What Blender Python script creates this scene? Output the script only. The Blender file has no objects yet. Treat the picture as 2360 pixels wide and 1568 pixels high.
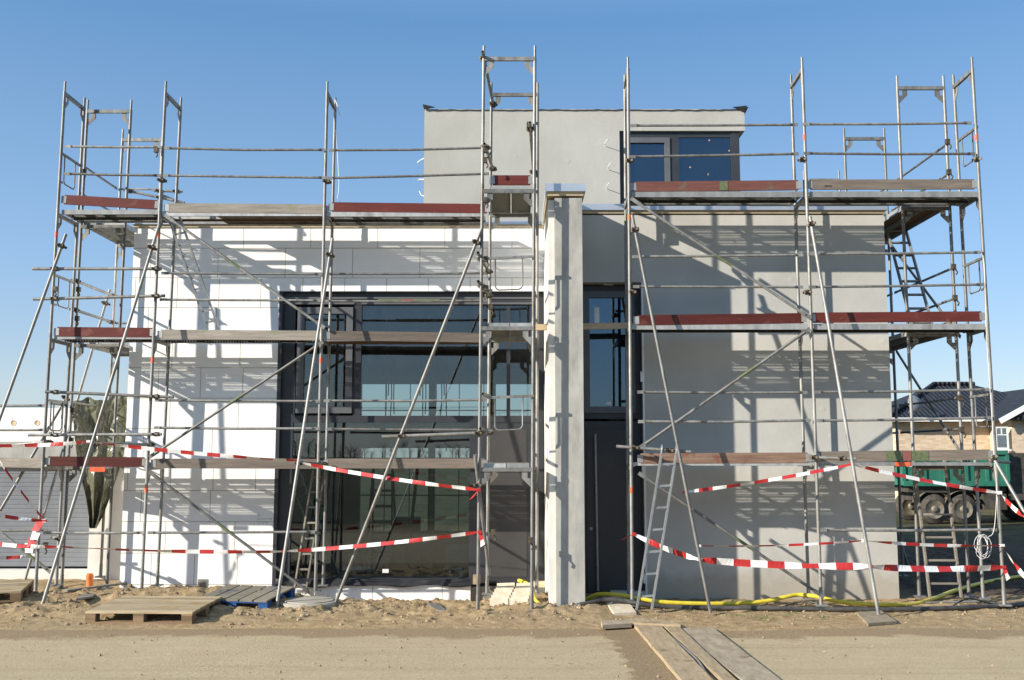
import bpy, math, random
from mathutils import Vector, noise
R = random.Random(7)
S = bpy.context.scene
COL = S.collection
# ------------------------------------------------------------------ camera, sky, sun, exposure
F, CX, CY, CAMZ = 2359.0, 1179.5, 784.0, 2.17
PITCH = math.atan(266 / F)
cam = bpy.data.cameras.new('Camera'); cam.lens = 36; cam.sensor_width = 36; cam.clip_end = 3000
co = bpy.data.objects.new('Camera', cam); COL.objects.link(co)
co.location = (0, 0, CAMZ); co.rotation_euler = (math.pi / 2 + PITCH, 0, 0); S.camera = co
SUND = Vector((2.0, 1.0, -0.97)).normalized()
EL = math.asin(-SUND.z)
w = bpy.data.worlds.new('World'); S.world = w; w.use_nodes = True
nt = w.node_tree; sky = nt.nodes.new('ShaderNodeTexSky'); sky.sky_type = 'NISHITA'; sky.sun_disc = False
sky.sun_elevation = EL; sky.sun_rotation = math.atan2(-SUND.x, -SUND.y)
sky.air_density = 1.0; sky.dust_density = 0.4; sky.ozone_density = 5.0; sky.altitude = 50
bg = nt.nodes['Background']; bg.inputs['Strength'].default_value = 0.122
# pale haze towards the horizon, and brightness added overhead to lift shade, by height, blended into the sky model
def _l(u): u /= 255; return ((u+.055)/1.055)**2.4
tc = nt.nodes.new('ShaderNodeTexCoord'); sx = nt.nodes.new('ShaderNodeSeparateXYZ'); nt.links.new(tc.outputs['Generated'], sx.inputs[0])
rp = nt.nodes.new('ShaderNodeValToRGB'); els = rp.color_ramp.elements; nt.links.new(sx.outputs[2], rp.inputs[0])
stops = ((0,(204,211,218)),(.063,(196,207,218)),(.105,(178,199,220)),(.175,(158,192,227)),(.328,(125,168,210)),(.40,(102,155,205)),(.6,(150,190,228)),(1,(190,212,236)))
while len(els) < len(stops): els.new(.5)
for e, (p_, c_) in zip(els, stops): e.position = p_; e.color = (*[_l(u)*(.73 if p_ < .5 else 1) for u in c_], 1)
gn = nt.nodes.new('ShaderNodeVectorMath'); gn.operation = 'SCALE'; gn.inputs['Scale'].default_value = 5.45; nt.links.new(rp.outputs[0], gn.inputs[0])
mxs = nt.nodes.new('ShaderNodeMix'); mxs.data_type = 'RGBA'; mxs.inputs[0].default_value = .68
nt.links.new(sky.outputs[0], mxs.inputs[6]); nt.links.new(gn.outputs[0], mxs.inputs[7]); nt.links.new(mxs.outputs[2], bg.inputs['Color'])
sl = bpy.data.lights.new('Sun', 'SUN'); sl.energy = 4.5; sl.angle = math.radians(0.5); sl.color = (1, 0.93, 0.82)
so = bpy.data.objects.new('Sun', sl); COL.objects.link(so); so.rotation_euler = SUND.to_track_quat('-Z', 'Y').to_euler()
S.view_settings.view_transform = 'Standard'; S.view_settings.look = 'None'; S.view_settings.exposure = 0.93; S.view_settings.gamma = 1
S.view_settings.use_curve_mapping = False

def ray(y):
    v = y - CY
    return F * math.cos(PITCH) + v * math.sin(PITCH), -v * math.cos(PITCH) + F * math.sin(PITCH)
def U(x, y, Y):                       # a direction of view met with the plane at distance Y
    a, b = ray(y); return Vector(((x - CX) / a * Y, Y, CAMZ + b / a * Y))
def G(x, y, z=0.03):                  # ... met with the level z
    a, b = ray(y); return U(x, y, (z - CAMZ) * a / b)

# ------------------------------------------------------------------ mesh helpers
BASE = {}
class MB:
    def __init__(s): s.v = []; s.f = []; s.m = []; s.sm = []
    def add(s, vs, fs, mi=0, smooth=False):
        o = len(s.v); s.v += [Vector(a) for a in vs]
        for f in fs: s.f.append([i + o for i in f]); s.m.append(mi); s.sm.append(smooth)
        return s
    def box(s, x0, x1, y0, y1, z0, z1, mi=0):
        return s.add([(x0,y0,z0),(x1,y0,z0),(x1,y1,z0),(x0,y1,z0),(x0,y0,z1),(x1,y0,z1),(x1,y1,z1),(x0,y1,z1)],
              [(0,3,2,1),(4,5,6,7),(0,1,5,4),(1,2,6,5),(2,3,7,6),(3,0,4,7)], mi)
    def bar(s, p, q, w, h, up=(0,0,1), mi=0):   # box along p->q: w sideways, h along up
        p = Vector(p); q = Vector(q); d = (q-p).normalized(); up = Vector(up)
        if abs(d.dot(up)) > .98: up = Vector((0,1,0))
        r = d.cross(up).normalized() * (w/2); u = r.cross(d).normalized() * (h/2)
        return s.add([p-r-u,p+r-u,p+r+u,p-r+u,q-r-u,q+r-u,q+r+u,q-r+u],
              [(0,1,2,3),(7,6,5,4),(0,4,5,1),(1,5,6,2),(2,6,7,3),(3,7,4,0)], mi)
    def tube(s, p, q, r=.0242, n=10, hole=False, mi=0, r2=None):
        p = Vector(p); q = Vector(q); d = (q-p).normalized(); r2 = r if r2 is None else r2
        a = d.orthogonal().normalized(); b = d.cross(a)
        ring = lambda c, k: [c + (a*math.cos(2*math.pi*i/n) + b*math.sin(2*math.pi*i/n))*k for i in range(n)]
        s.add(ring(p,r)+ring(q,r2), [(i,(i+1)%n,n+(i+1)%n,n+i) for i in range(n)], mi, True)
        for c, k, sg in ((p,r,1),(q,r2,-1)):
            if hole:
                vs = ring(c,k)+ring(c,k*.8)+ring(c+d*sg*.08,k*.8)
                s.add(vs, [(i,(i+1)%n,n+(i+1)%n,n+i) for i in range(n)]+[(n+i,n+(i+1)%n,2*n+(i+1)%n,2*n+i) for i in range(n)]+[tuple(range(2*n,3*n))], mi)
            else: s.add(ring(c,k), [tuple(range(n))], mi)
        return s
    def path(s, pts, r=.01, n=8, mi=0):
        pts = [Vector(p) for p in pts]; a = None; vs = []
        for i, p in enumerate(pts):
            d = (pts[min(i+1,len(pts)-1)] - pts[max(i-1,0)]).normalized()
            a = d.orthogonal().normalized() if a is None else (a - d*a.dot(d)).normalized()
            b = d.cross(a); vs += [p + (a*math.cos(2*math.pi*k/n)+b*math.sin(2*math.pi*k/n))*r for k in range(n)]
        m = len(pts)
        s.add(vs, [(i*n+k,i*n+(k+1)%n,(i+1)*n+(k+1)%n,(i+1)*n+k) for i in range(m-1) for k in range(n)]+[tuple(range(n)),tuple(range((m-1)*n,m*n))], mi, True)
        return s
    def prism(s, pts, t, mi=0):       # planar polygon pushed by the vector t
        n = len(pts); pts = [Vector(p) for p in pts]; t = Vector(t)
        return s.add(pts+[p+t for p in pts], [tuple(range(n)),tuple(range(2*n-1,n-1,-1))]+[(i,n+i,n+(i+1)%n,(i+1)%n) for i in range(n)], mi)
    def grid(s, fn, nu, nv, mi=0, smooth=True):
        return s.add([fn(i/nu,j/nv) for j in range(nv+1) for i in range(nu+1)],
            [(j*(nu+1)+i,j*(nu+1)+i+1,(j+1)*(nu+1)+i+1,(j+1)*(nu+1)+i) for j in range(nv) for i in range(nu)], mi, smooth)
    def lathe(s, c, prof, n=24, ax=(0,0,1), mi=0, smooth=True):
        c = Vector(c); ax = Vector(ax); a = ax.orthogonal().normalized(); b = ax.cross(a); m = len(prof)
        vs = [c + ax*h + (a*math.cos(2*math.pi*k/n)+b*math.sin(2*math.pi*k/n))*r for r, h in prof for k in range(n)]
        return s.add(vs, [(i*n+k,i*n+(k+1)%n,(i+1)*n+(k+1)%n,(i+1)*n+k) for i in range(m-1) for k in range(n)]+[tuple(range(n)),tuple(range((m-1)*n,m*n))], mi, smooth)
    def build(s, name, mats, parent=None, label=None):
        off = BASE.get(parent.name, Vector()) if parent else Vector()
        me = bpy.data.meshes.new(name); me.from_pydata([v-off for v in s.v], [], s.f)
        if not isinstance(mats, (list,tuple)): mats = [mats]
        for m in mats: me.materials.append(m)
        me.polygons.foreach_set('material_index', s.m); me.polygons.foreach_set('use_smooth', s.sm); me.update()
        o = bpy.data.objects.new(name, me); COL.objects.link(o)
        if parent: o.parent = parent; BASE[o.name] = off
        if label: o['label'] = label
        return o
def tag(o, label, cat, group=None):
    o['label'] = label; o['category'] = cat
    if group: o['group'] = group
    return o
def thing(name, loc, label, cat, group=None):
    o = bpy.data.objects.new(name, None); COL.objects.link(o); o.location = loc; BASE[o.name] = Vector(loc); o.empty_display_size = .2
    return tag(o, label, cat, group)
def structure(name, mb, mat):
    o = mb.build(name, mat); o['kind'] = 'structure'; return o
def stuff(name, mb, mat, label, cat):
    o = mb.build(name, mat); o['kind'] = 'stuff'; return tag(o, label, cat)

# ------------------------------------------------------------------ materials
def lin(r, g, b):
    c = lambda u: (u/255/12.92 if u <= 10 else ((u/255+.055)/1.055)**2.4)
    return (c(r), c(g), c(b), 1)
class NT:
    def __init__(s, name):
        s.m = bpy.data.materials.new(name); s.m.use_nodes = True; s.t = s.m.node_tree
        s.b = s.t.nodes['Principled BSDF']; s.out = s.t.nodes['Material Output']
        s.co = s.n('ShaderNodeTexCoord').outputs['Object']
    def n(s, ty, **k):
        o = s.t.nodes.new(ty)
        for a, v in k.items(): setattr(o, a, v)
        return o
    def l(s, a, b): s.t.links.new(a, b)
    def math(s, op, a, b=None, c=None):
        o = s.n('ShaderNodeMath', operation=op)
        for i, v in enumerate((a, b, c)):
            if v is None: continue
            if isinstance(v, (int,float)): o.inputs[i].default_value = v
            else: s.l(v, o.inputs[i])
        return o.outputs[0]
    def scale(s, v):
        m = s.n('ShaderNodeMapping'); m.inputs['Scale'].default_value = v; s.l(s.co, m.inputs[0]); return m.outputs[0]
    def noise(s, sc, det=4, vec=None, rough=.6):
        o = s.n('ShaderNodeTexNoise'); o.inputs['Scale'].default_value = sc; o.inputs['Detail'].default_value = det; o.inputs['Roughness'].default_value = rough
        s.l(vec if vec is not None else s.co, o.inputs['Vector']); return o.outputs['Fac']
    def ramp(s, fac, stops):
        o = s.n('ShaderNodeValToRGB'); e = o.color_ramp.elements
        while len(e) < len(stops): e.new(.5)
        for el, (p, c) in zip(e, stops): el.position = p; el.color = c if len(c) == 4 else (*c, 1)
        s.l(fac, o.inputs[0]); return o.outputs[0]
    def mix(s, fac, a, b, mode='MIX'):
        o = s.n('ShaderNodeMix', data_type='RGBA', blend_type=mode)
        for i, v in ((0,fac),(6,a),(7,b)):
            if isinstance(v, (int,float)): o.inputs[i].default_value = v
            elif isinstance(v, tuple): o.inputs[i].default_value = v
            else: s.l(v, o.inputs[i])
        return o.outputs[2]
    def bump(s, h, st=.3, dist=.02):
        o = s.n('ShaderNodeBump'); o.inputs['Strength'].default_value = st; o.inputs['Distance'].default_value = dist
        s.l(h, o.inputs['Height']); s.l(o.outputs[0], s.b.inputs['Normal'])
    def set(s, col=None, rough=None, metal=None, spec=None):
        for k, v in (('Base Color',col),('Roughness',rough),('Metallic',metal),('Specular IOR Level',spec)):
            if v is None: continue
            if isinstance(v, (int,float,tuple)): s.b.inputs[k].default_value = v
            else: s.l(v, s.b.inputs[k])
        return s.m
g3 = lambda v, w=0: (v*(1+w), v, v*(1-w), 1)
def m_mottled(name, c0, c1, sc=6, rough=.7, metal=0, bump=.15, det=5, var=0.0, vec=None, dist=.01, spec=.4):
    k = NT(name); f = k.noise(sc, det, k.scale(vec) if vec else None)
    c = k.ramp(f, [(.3,c0),(.7,c1)])
    if var:
        oi = k.n('ShaderNodeObjectInfo'); mr = k.math('MULTIPLY_ADD', oi.outputs['Random'], 2*var, 1-var)
        c = k.mix(1.0, c, mr, 'MULTIPLY')
    if bump: k.bump(f, bump, dist)
    return k.set(c, rough, metal, spec)
STEEL = None
def m_steel(name, a, b, metal=.55, rough=.5):
    k = NT(name)
    f = k.noise(9, 6, k.scale((1,1,.35)), .65); g = k.noise(38, 4, None, .7); h = k.noise(2.3, 3)
    c = k.ramp(f, [(.3,a),(.68,b)])
    c = k.mix(k.ramp(g, [(.56,(0,0,0)),(.72,(.75,)*3)]), c, (.38,.37,.34,1))             # cement splashes
    c = k.mix(k.ramp(h, [(.58,(0,0,0)),(.7,(.6,)*3)]), c, (.15,.11,.08,1))              # dull rusty lengths
    oi = k.n('ShaderNodeObjectInfo'); mr = k.math('MULTIPLY_ADD', oi.outputs['Random'], .5, .72)
    c = k.mix(1.0, c, mr, 'MULTIPLY'); k.bump(g, .12, .004)
    return k.set(c, k.math('MULTIPLY_ADD', f, .3, rough-.12), metal, .5)
M = {}
M['steel'] = m_steel('galvanised steel', (.135,.133,.125,1), (.30,.295,.275,1), .42)
M['channel'] = m_steel('galvanised channel', (.25,.255,.25,1), (.40,.405,.40,1), .25, .5)
M['alu'] = m_mottled('aluminium', (.28,.285,.29,1), (.42,.425,.43,1), 14, .4, .6, .05, var=.1)
M['coupler'] = m_mottled('rusty coupler', (.045,.035,.025,1), (.15,.12,.085,1), 30, .6, .5, .2)
def m_wood(name, a, b, vec=(.7,5,11), spots=None, rough=.75):
    k = NT(name); f = k.noise(2.2, 6, k.scale(vec), .78); g = k.noise(3.5, 3)
    c = k.ramp(f, [(.32,a),(.68,b)])
    if spots: c = k.mix(k.ramp(g, [(.6,(0,0,0)),(.68,(.8,)*3)]), c, spots)
    oi = k.n('ShaderNodeObjectInfo'); c = k.mix(1.0, c, k.math('MULTIPLY_ADD', oi.outputs['Random'], .5, .72), 'MULTIPLY')
    k.bump(f, .25, .006); return k.set(c, rough, 0, .25)
M['red'] = m_wood('red painted board', (.075,.0165,.013,1), (.125,.028,.022,1), spots=(.15,.055,.043,1), rough=.5)
M['redfaded'] = m_wood('faded red board', (.13,.05,.04,1), (.20,.085,.07,1), spots=(.14,.14,.10,1))
M['greywood'] = m_wood('weathered grey board', (.16,.14,.115,1), (.33,.295,.25,1), spots=(.19,.20,.12,1))
M['brownwood'] = m_wood('weathered brown board', (.10,.082,.068,1), (.20,.165,.135,1), spots=(.15,.11,.085,1))
M['ruststain'] = m_wood('stained brown board', (.13,.065,.045,1), (.26,.18,.13,1), spots=(.16,.055,.04,1))
M['ply'] = m_wood('brown plywood', (.10,.06,.035,1), (.17,.11,.065,1), vec=(6,6,30))
M['plank'] = m_wood('muddy plank', (.22,.16,.095,1), (.38,.30,.195,1), vec=(9,1.2,20), spots=(.17,.115,.065,1))
M['plankgrey'] = m_wood('wet grey sheet', (.20,.155,.10,1), (.36,.305,.225,1), vec=(5,1.6,20), spots=(.17,.12,.07,1))
M['pallet'] = m_wood('weathered pallet wood', (.24,.18,.10,1), (.43,.35,.23,1), spots=(.3,.2,.08,1))
M['palletdark'] = m_wood('damp pallet wood', (.13,.085,.05,1), (.28,.19,.11,1))
M['blue'] = m_wood('blue painted pallet wood', (.012,.05,.16,1), (.03,.10,.28,1), spots=(.12,.1,.08,1))
M['bluegrey'] = m_wood('worn blue slats', (.10,.10,.09,1), (.28,.24,.17,1), vec=(20,1.5,20), spots=(.03,.06,.12,1))
M['timber'] = m_wood('fresh timber', (.42,.31,.19,1), (.60,.47,.31,1))
def m_perf(name, dx, dy):
    k = NT(name); f = k.noise(20, 4); c = k.ramp(f, [(.3,(.018,.018,.018,1)),(.7,(.05,.05,.048,1))])
    sp = k.n('ShaderNodeSeparateXYZ'); k.l(k.co, sp.inputs[0]); X = k.math('ADD', sp.outputs[0], -dx); Y = k.math('ADD', sp.outputs[1], -dy)
    row = k.math('FLOOR', k.math('MULTIPLY', Y, 24.0))
    fx = k.math('LESS_THAN', k.math('FRACT', k.math('MULTIPLY_ADD', X, 23.0, k.math('MULTIPLY', row, .5))), .46)
    fy = k.math('LESS_THAN', k.math('FRACT', k.math('MULTIPLY', Y, 24.0)), .62)
    gx = k.math('GREATER_THAN', k.math('FRACT', k.math('MULTIPLY', X, 1.25)), .14)
    clog = k.math('GREATER_THAN', k.noise(2.3, 3), .42)                  # slots clogged with mortar here and there
    a = k.math('MULTIPLY', k.math('MULTIPLY', k.math('MULTIPLY', fx, fy), gx), clog)
    k.set(c, .75, 0, .2); tr = k.n('ShaderNodeBsdfTransparent'); mx = k.n('ShaderNodeMixShader')
    k.l(a, mx.inputs[0]); k.l(k.b.outputs[0], mx.inputs[1]); k.l(tr.outputs[0], mx.inputs[2]); k.l(mx.outputs[0], k.out.inputs[0])
    return k.m
M['perf_low'] = m_perf('perforated deck underside', .005*2.06, .005*1.03)
M['perf'] = m_perf('perforated deck steel', 0, 0)
M['solid'] = m_mottled('ribbed deck steel', (.16,.15,.12,1), (.36,.35,.31,1), 5, .6, .4, .2, vec=(30,2,2))
def m_eps():
    k = NT('white insulation boards'); sp = k.n('ShaderNodeSeparateXYZ'); k.l(k.co, sp.inputs[0])
    cb = k.n('ShaderNodeCombineXYZ'); k.l(sp.outputs[0], cb.inputs[0]); k.l(k.math('ADD', sp.outputs[2], -.105), cb.inputs[1])
    br = k.n('ShaderNodeTexBrick', offset=.37, offset_frequency=2, squash=.62, squash_frequency=3)
    k.l(cb.outputs[0], br.inputs['Vector'])
    br.inputs['Scale'].default_value = 1; br.inputs['Brick Width'].default_value = 1.12; br.inputs['Row Height'].default_value = .5
    br.inputs['Mortar Size'].default_value = .0065; br.inputs['Mortar Smooth'].default_value = .3; br.inputs['Bias'].default_value = 0
    br.inputs['Color1'].default_value = (.84,.83,.81,1); br.inputs['Color2'].default_value = (.89,.885,.87,1); br.inputs['Mortar'].default_value = (.36,.32,.23,1)
    f = k.noise(1.4, 5); g = k.noise(14, 5); d = k.noise(.8, 3, k.scale((1,1,3)))
    c = k.mix(k.ramp(f, [(.35,(0,0,0)),(.75,(.35,)*3)]), br.outputs['Color'], (.74,.71,.65,1))
    c = k.mix(k.ramp(g, [(.68,(0,0,0)),(.74,(.35,)*3)]), c, (.66,.62,.5,1))
    h = k.math('MULTIPLY_ADD', br.outputs['Fac'], -1.0, k.math('MULTIPLY', g, .35)); k.bump(h, .35, .01)
    return k.set(c, .85, 0, .2)
M['eps'] = m_eps()
def m_render(name, a, b, dim=.06, streak=True):
    k = NT(name); f = k.noise(.9, 5, None, .55); g = k.noise(3, 6, k.scale((1,1,.25))); d = k.noise(40, 3)
    c = k.ramp(f, [(.3,a),(.72,b)]); c = k.mix(k.ramp(g, [(.5,(0,0,0)),(.8,(.3,)*3)]), c, (b[0]*.8,b[1]*.8,b[2]*.8,1))
    # splash dirt along the foot of the wall
    sp = k.n('ShaderNodeSeparateXYZ'); k.l(k.co, sp.inputs[0])
    foot = k.math('ADD', sp.outputs[2], k.math('MULTIPLY', k.noise(4, 4), -.5))
    c = k.mix(k.ramp(foot, [(0,(.6,)*3),(.25,(0,0,0))]), c, (.30,.255,.19,1))
    v = k.n('ShaderNodeTexVoronoi'); v.inputs['Scale'].default_value = 2.1; v.inputs['Randomness'].default_value = .35
    cb = k.n('ShaderNodeCombineXYZ'); k.l(sp.outputs[0], cb.inputs[0]); k.l(sp.outputs[2], cb.inputs[1]); k.l(cb.outputs[0], v.inputs['Vector'])
    dm = k.math('LESS_THAN', v.outputs['Distance'], dim)
    h = k.math('ADD', k.math('MULTIPLY', d, .12), k.math('ADD', k.math('MULTIPLY', f, 1.6), k.math('MULTIPLY', k.ramp(v.outputs['Distance'], [(0,(1,1,1)),(.12,(0,0,0))]), .35)))
    k.bump(h, .35, .03); return k.set(c, .85, 0, .25)
M['render'] = m_render('grey cement render', (.40,.39,.355,1), (.51,.50,.465,1))
M['renderlight'] = m_render('light cement render', (.375,.365,.325,1), (.44,.43,.39,1))
M['concrete'] = m_mottled('cast concrete', (.27,.262,.24,1), (.42,.408,.375,1), 3.5, .8, 0, .4, 10, spec=.25, vec=(1.6,1.6,.6))
M['ringconc'] = m_mottled('sandy concrete', (.26,.235,.19,1), (.38,.35,.29,1), 4, .85, 0, .3, 8)
M['concdark'] = m_mottled('dark damp concrete', (.12,.115,.1,1), (.25,.24,.21,1), 5, .8, 0, .3)
M['plaster'] = m_mottled('pale plaster', (.55,.53,.48,1), (.70,.68,.63,1), 2, .85, 0, .2)
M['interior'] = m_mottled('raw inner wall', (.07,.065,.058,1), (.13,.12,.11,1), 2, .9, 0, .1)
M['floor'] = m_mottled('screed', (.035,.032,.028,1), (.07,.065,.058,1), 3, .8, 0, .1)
M['beige'] = m_mottled('cream foam strip', (.40,.33,.21,1), (.55,.47,.32,1), 8, .85, 0, .2)
M['flash'] = m_mottled('sheet metal capping', (.50,.53,.58,1), (.60,.63,.68,1), .8, .35, .6, .03)
M['membrane'] = m_mottled('black roofing felt', (.008,.008,.009,1), (.022,.022,.024,1), 8, .5, 0, .4)
M['anthra'] = m_mottled('anthracite frame', (.032,.034,.040,1), (.042,.044,.05,1), 3, .38, 0, .03)
M['anthra2'] = m_mottled('grey sash frame', (.095,.098,.105,1), (.125,.128,.135,1), 3, .4, 0, .03)
M['panel'] = m_mottled('dark door panel', (.042,.041,.042,1), (.060,.058,.057,1), 1.6, .5, 0, .04, 6)
M['handle'] = m_mottled('foil wrapped handle', (.3,.3,.29,1), (.42,.42,.41,1), 20, .5, .3, .1)
def m_glass(name, tint, refl, coat=(.93,.97,1,1)):
    k = NT(name); k.t.nodes.remove(k.b)
    tr = k.n('ShaderNodeBsdfTransparent'); tr.inputs[0].default_value = tint
    gl = k.n('ShaderNodeBsdfGlossy'); gl.inputs['Roughness'].default_value = 0.004; gl.inputs['Color'].default_value = coat
    lw = k.n('ShaderNodeFresnel'); lw.inputs['IOR'].default_value = 1.55
    bp = k.n('ShaderNodeBump'); bp.inputs['Strength'].default_value = .02; bp.inputs['Distance'].default_value = .02
    k.l(k.noise(.8, 1), bp.inputs['Height']); k.l(bp.outputs[0], gl.inputs['Normal'])
    fac = k.math('MULTIPLY_ADD', lw.outputs[0], 1.1, refl)
    mx = k.n('ShaderNodeMixShader'); k.l(fac, mx.inputs[0]); k.l(tr.outputs[0], mx.inputs[1]); k.l(gl.outputs[0], mx.inputs[2])
    df = k.n('ShaderNodeBsdfDiffuse'); df.inputs[0].default_value = (.55,.53,.48,1)         # dust and plaster splashes on the pane
    dust = k.math('ADD', k.math('MULTIPLY', k.ramp(k.noise(55, 3, None, .7), [(.66,(0,0,0)),(.72,(1,)*3)]), .22), k.math('MULTIPLY', k.noise(1.6, 5), .014))
    m2 = k.n('ShaderNodeMixShader'); k.l(dust, m2.inputs[0]); k.l(mx.outputs[0], m2.inputs[1]); k.l(df.outputs[0], m2.inputs[2])
    k.l(m2.outputs[0], k.out.inputs[0]); return k.m
M['glass'] = m_glass('window glass', (.62,.70,.70,1), .035)
M['glassblue'] = m_glass('upper window glass', (.35,.42,.5,1), .10, (.55,.8,1,1))
def m_tarp():
    k = NT('olive tarpaulin'); f = k.noise(3, 4); v = k.n('ShaderNodeTexVoronoi', feature='DISTANCE_TO_EDGE'); v.inputs['Scale'].default_value = 5.5
    k.l(k.scale((1,1,.8)), v.inputs['Vector']); v2 = k.n('ShaderNodeTexVoronoi'); v2.inputs['Scale'].default_value = 17; k.l(k.co, v2.inputs['Vector'])
    k.bump(k.math('ADD', k.ramp(v.outputs['Distance'], [(0,(0,0,0)),(.25,(1,1,1))]), k.math('MULTIPLY', v2.outputs['Distance'], .25)), .55, .03)
    return k.set(k.ramp(f, [(.3,(.09,.092,.058,1)),(.7,(.15,.152,.108,1))]), .33, 0, .6)
M['tarp'] = m_tarp()
M['tapered'] = m_mottled('red tape', (.36,.02,.02,1), (.45,.035,.033,1), 9, .4, 0, .05)
M['tapewhite'] = m_mottled('white tape', (.62,.61,.59,1), (.72,.71,.69,1), 9, .4, 0, .05)
M['orange'] = m_mottled('orange plastic', (.55,.15,.035,1), (.66,.20,.05,1), 9, .45, 0, .05)
M['orangetape'] = m_mottled('orange marking', (.62,.09,.03,1), (.75,.14,.05,1), 25, .5, 0, .05)
M['green'] = m_mottled('green marking', (.075,.10,.045,1), (.15,.17,.09,1), 25, .6, 0, .05)
M['redmark'] = m_mottled('red marking', (.18,.06,.055,1), (.27,.10,.085,1), 25, .6, 0, .05)
M['yellow'] = m_mottled('yellow hose', (.52,.42,.03,1), (.66,.55,.06,1), 12, .4, 0, .05)
M['black'] = m_mottled('black pipe', (.02,.021,.023,1), (.09,.085,.075,1), 7, .45, 0, .1)
M['grey'] = m_mottled('grey cable', (.12,.12,.12,1), (.2,.2,.19,1), 12, .5, 0, .05)
M['white'] = m_mottled('white plastic', (.7,.7,.68,1), (.8,.8,.78,1), 12, .4, 0, .02)
M['stone'] = m_mottled('pale slab', (.46,.38,.27,1), (.64,.56,.43,1), 7, .85, 0, .3)
M['shutter'] = m_mottled('grey shutter', (.155,.165,.185,1), (.20,.21,.225,1), 3, .5, .1, .04)
M['truckgreen'] = m_mottled('green truck paint', (.018,.12,.078,1), (.035,.18,.12,1), 4, .5, 0, .1)
M['rubber'] = m_mottled('dusty tyre', (.03,.028,.025,1), (.10,.085,.065,1), 9, .85, 0, .3)
M['chassis'] = m_mottled('dirty chassis', (.02,.02,.02,1), (.10,.085,.065,1), 5, .7, 0, .3)
M['rim'] = m_mottled('dusty wheel rim', (.12,.10,.075,1), (.24,.21,.16,1), 8, .6, .2, .2)
M['leaf'] = m_mottled('bare winter wood', (.05,.045,.035,1), (.12,.105,.08,1), 1.2, .95, 0, 0)
M['crumb'] = m_mottled('soil crumbs', (.16,.11,.062,1), (.36,.275,.17,1), 3, .95, 0, 0)
M['grass'] = m_mottled('grass tuft', (.06,.09,.02,1), (.14,.17,.05,1), 20, .8, 0, 0)
def m_tiles():
    k = NT('dark roof tiles'); wv = k.n('ShaderNodeTexWave', wave_type='BANDS', bands_direction='X'); wv.inputs['Scale'].default_value = 1.6
    k.l(k.co, wv.inputs[0]); f = k.noise(4, 3)
    sp = k.n('ShaderNodeSeparateXYZ'); k.l(k.co, sp.inputs[0])
    row = k.math('FRACT', k.math('MULTIPLY', sp.outputs[2], 7.0))
    k.bump(k.math('ADD', wv.outputs['Fac'], k.math('MULTIPLY', row, 1.2)), 1.0, .06)
    return k.set(k.ramp(f, [(.3,(.014,.015,.020,1)),(.7,(.028,.030,.037,1))]), .6, 0, .3)
M['tiles'] = m_tiles()
def m_brick():
    k = NT('beige brick'); sp = k.n('ShaderNodeSeparateXYZ'); k.l(k.co, sp.inputs[0]); cb = k.n('ShaderNodeCombineXYZ')
    k.l(k.math('ADD', sp.outputs[0], sp.outputs[1]), cb.inputs[0]); k.l(sp.outputs[2], cb.inputs[1])
    br = k.n('ShaderNodeTexBrick'); k.l(cb.outputs[0], br.inputs['Vector']); br.inputs['Scale'].default_value = 1
    br.inputs['Brick Width'].default_value = .25; br.inputs['Row Height'].default_value = .08; br.inputs['Mortar Size'].default_value = .006
    br.inputs['Color1'].default_value = (.50,.37,.25,1); br.inputs['Color2'].default_value = (.66,.54,.40,1); br.inputs['Mortar'].default_value = (.5,.43,.34,1)
    return k.set(br.outputs['Color'], .85, 0, .2)
M['brick'] = m_brick()
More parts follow.
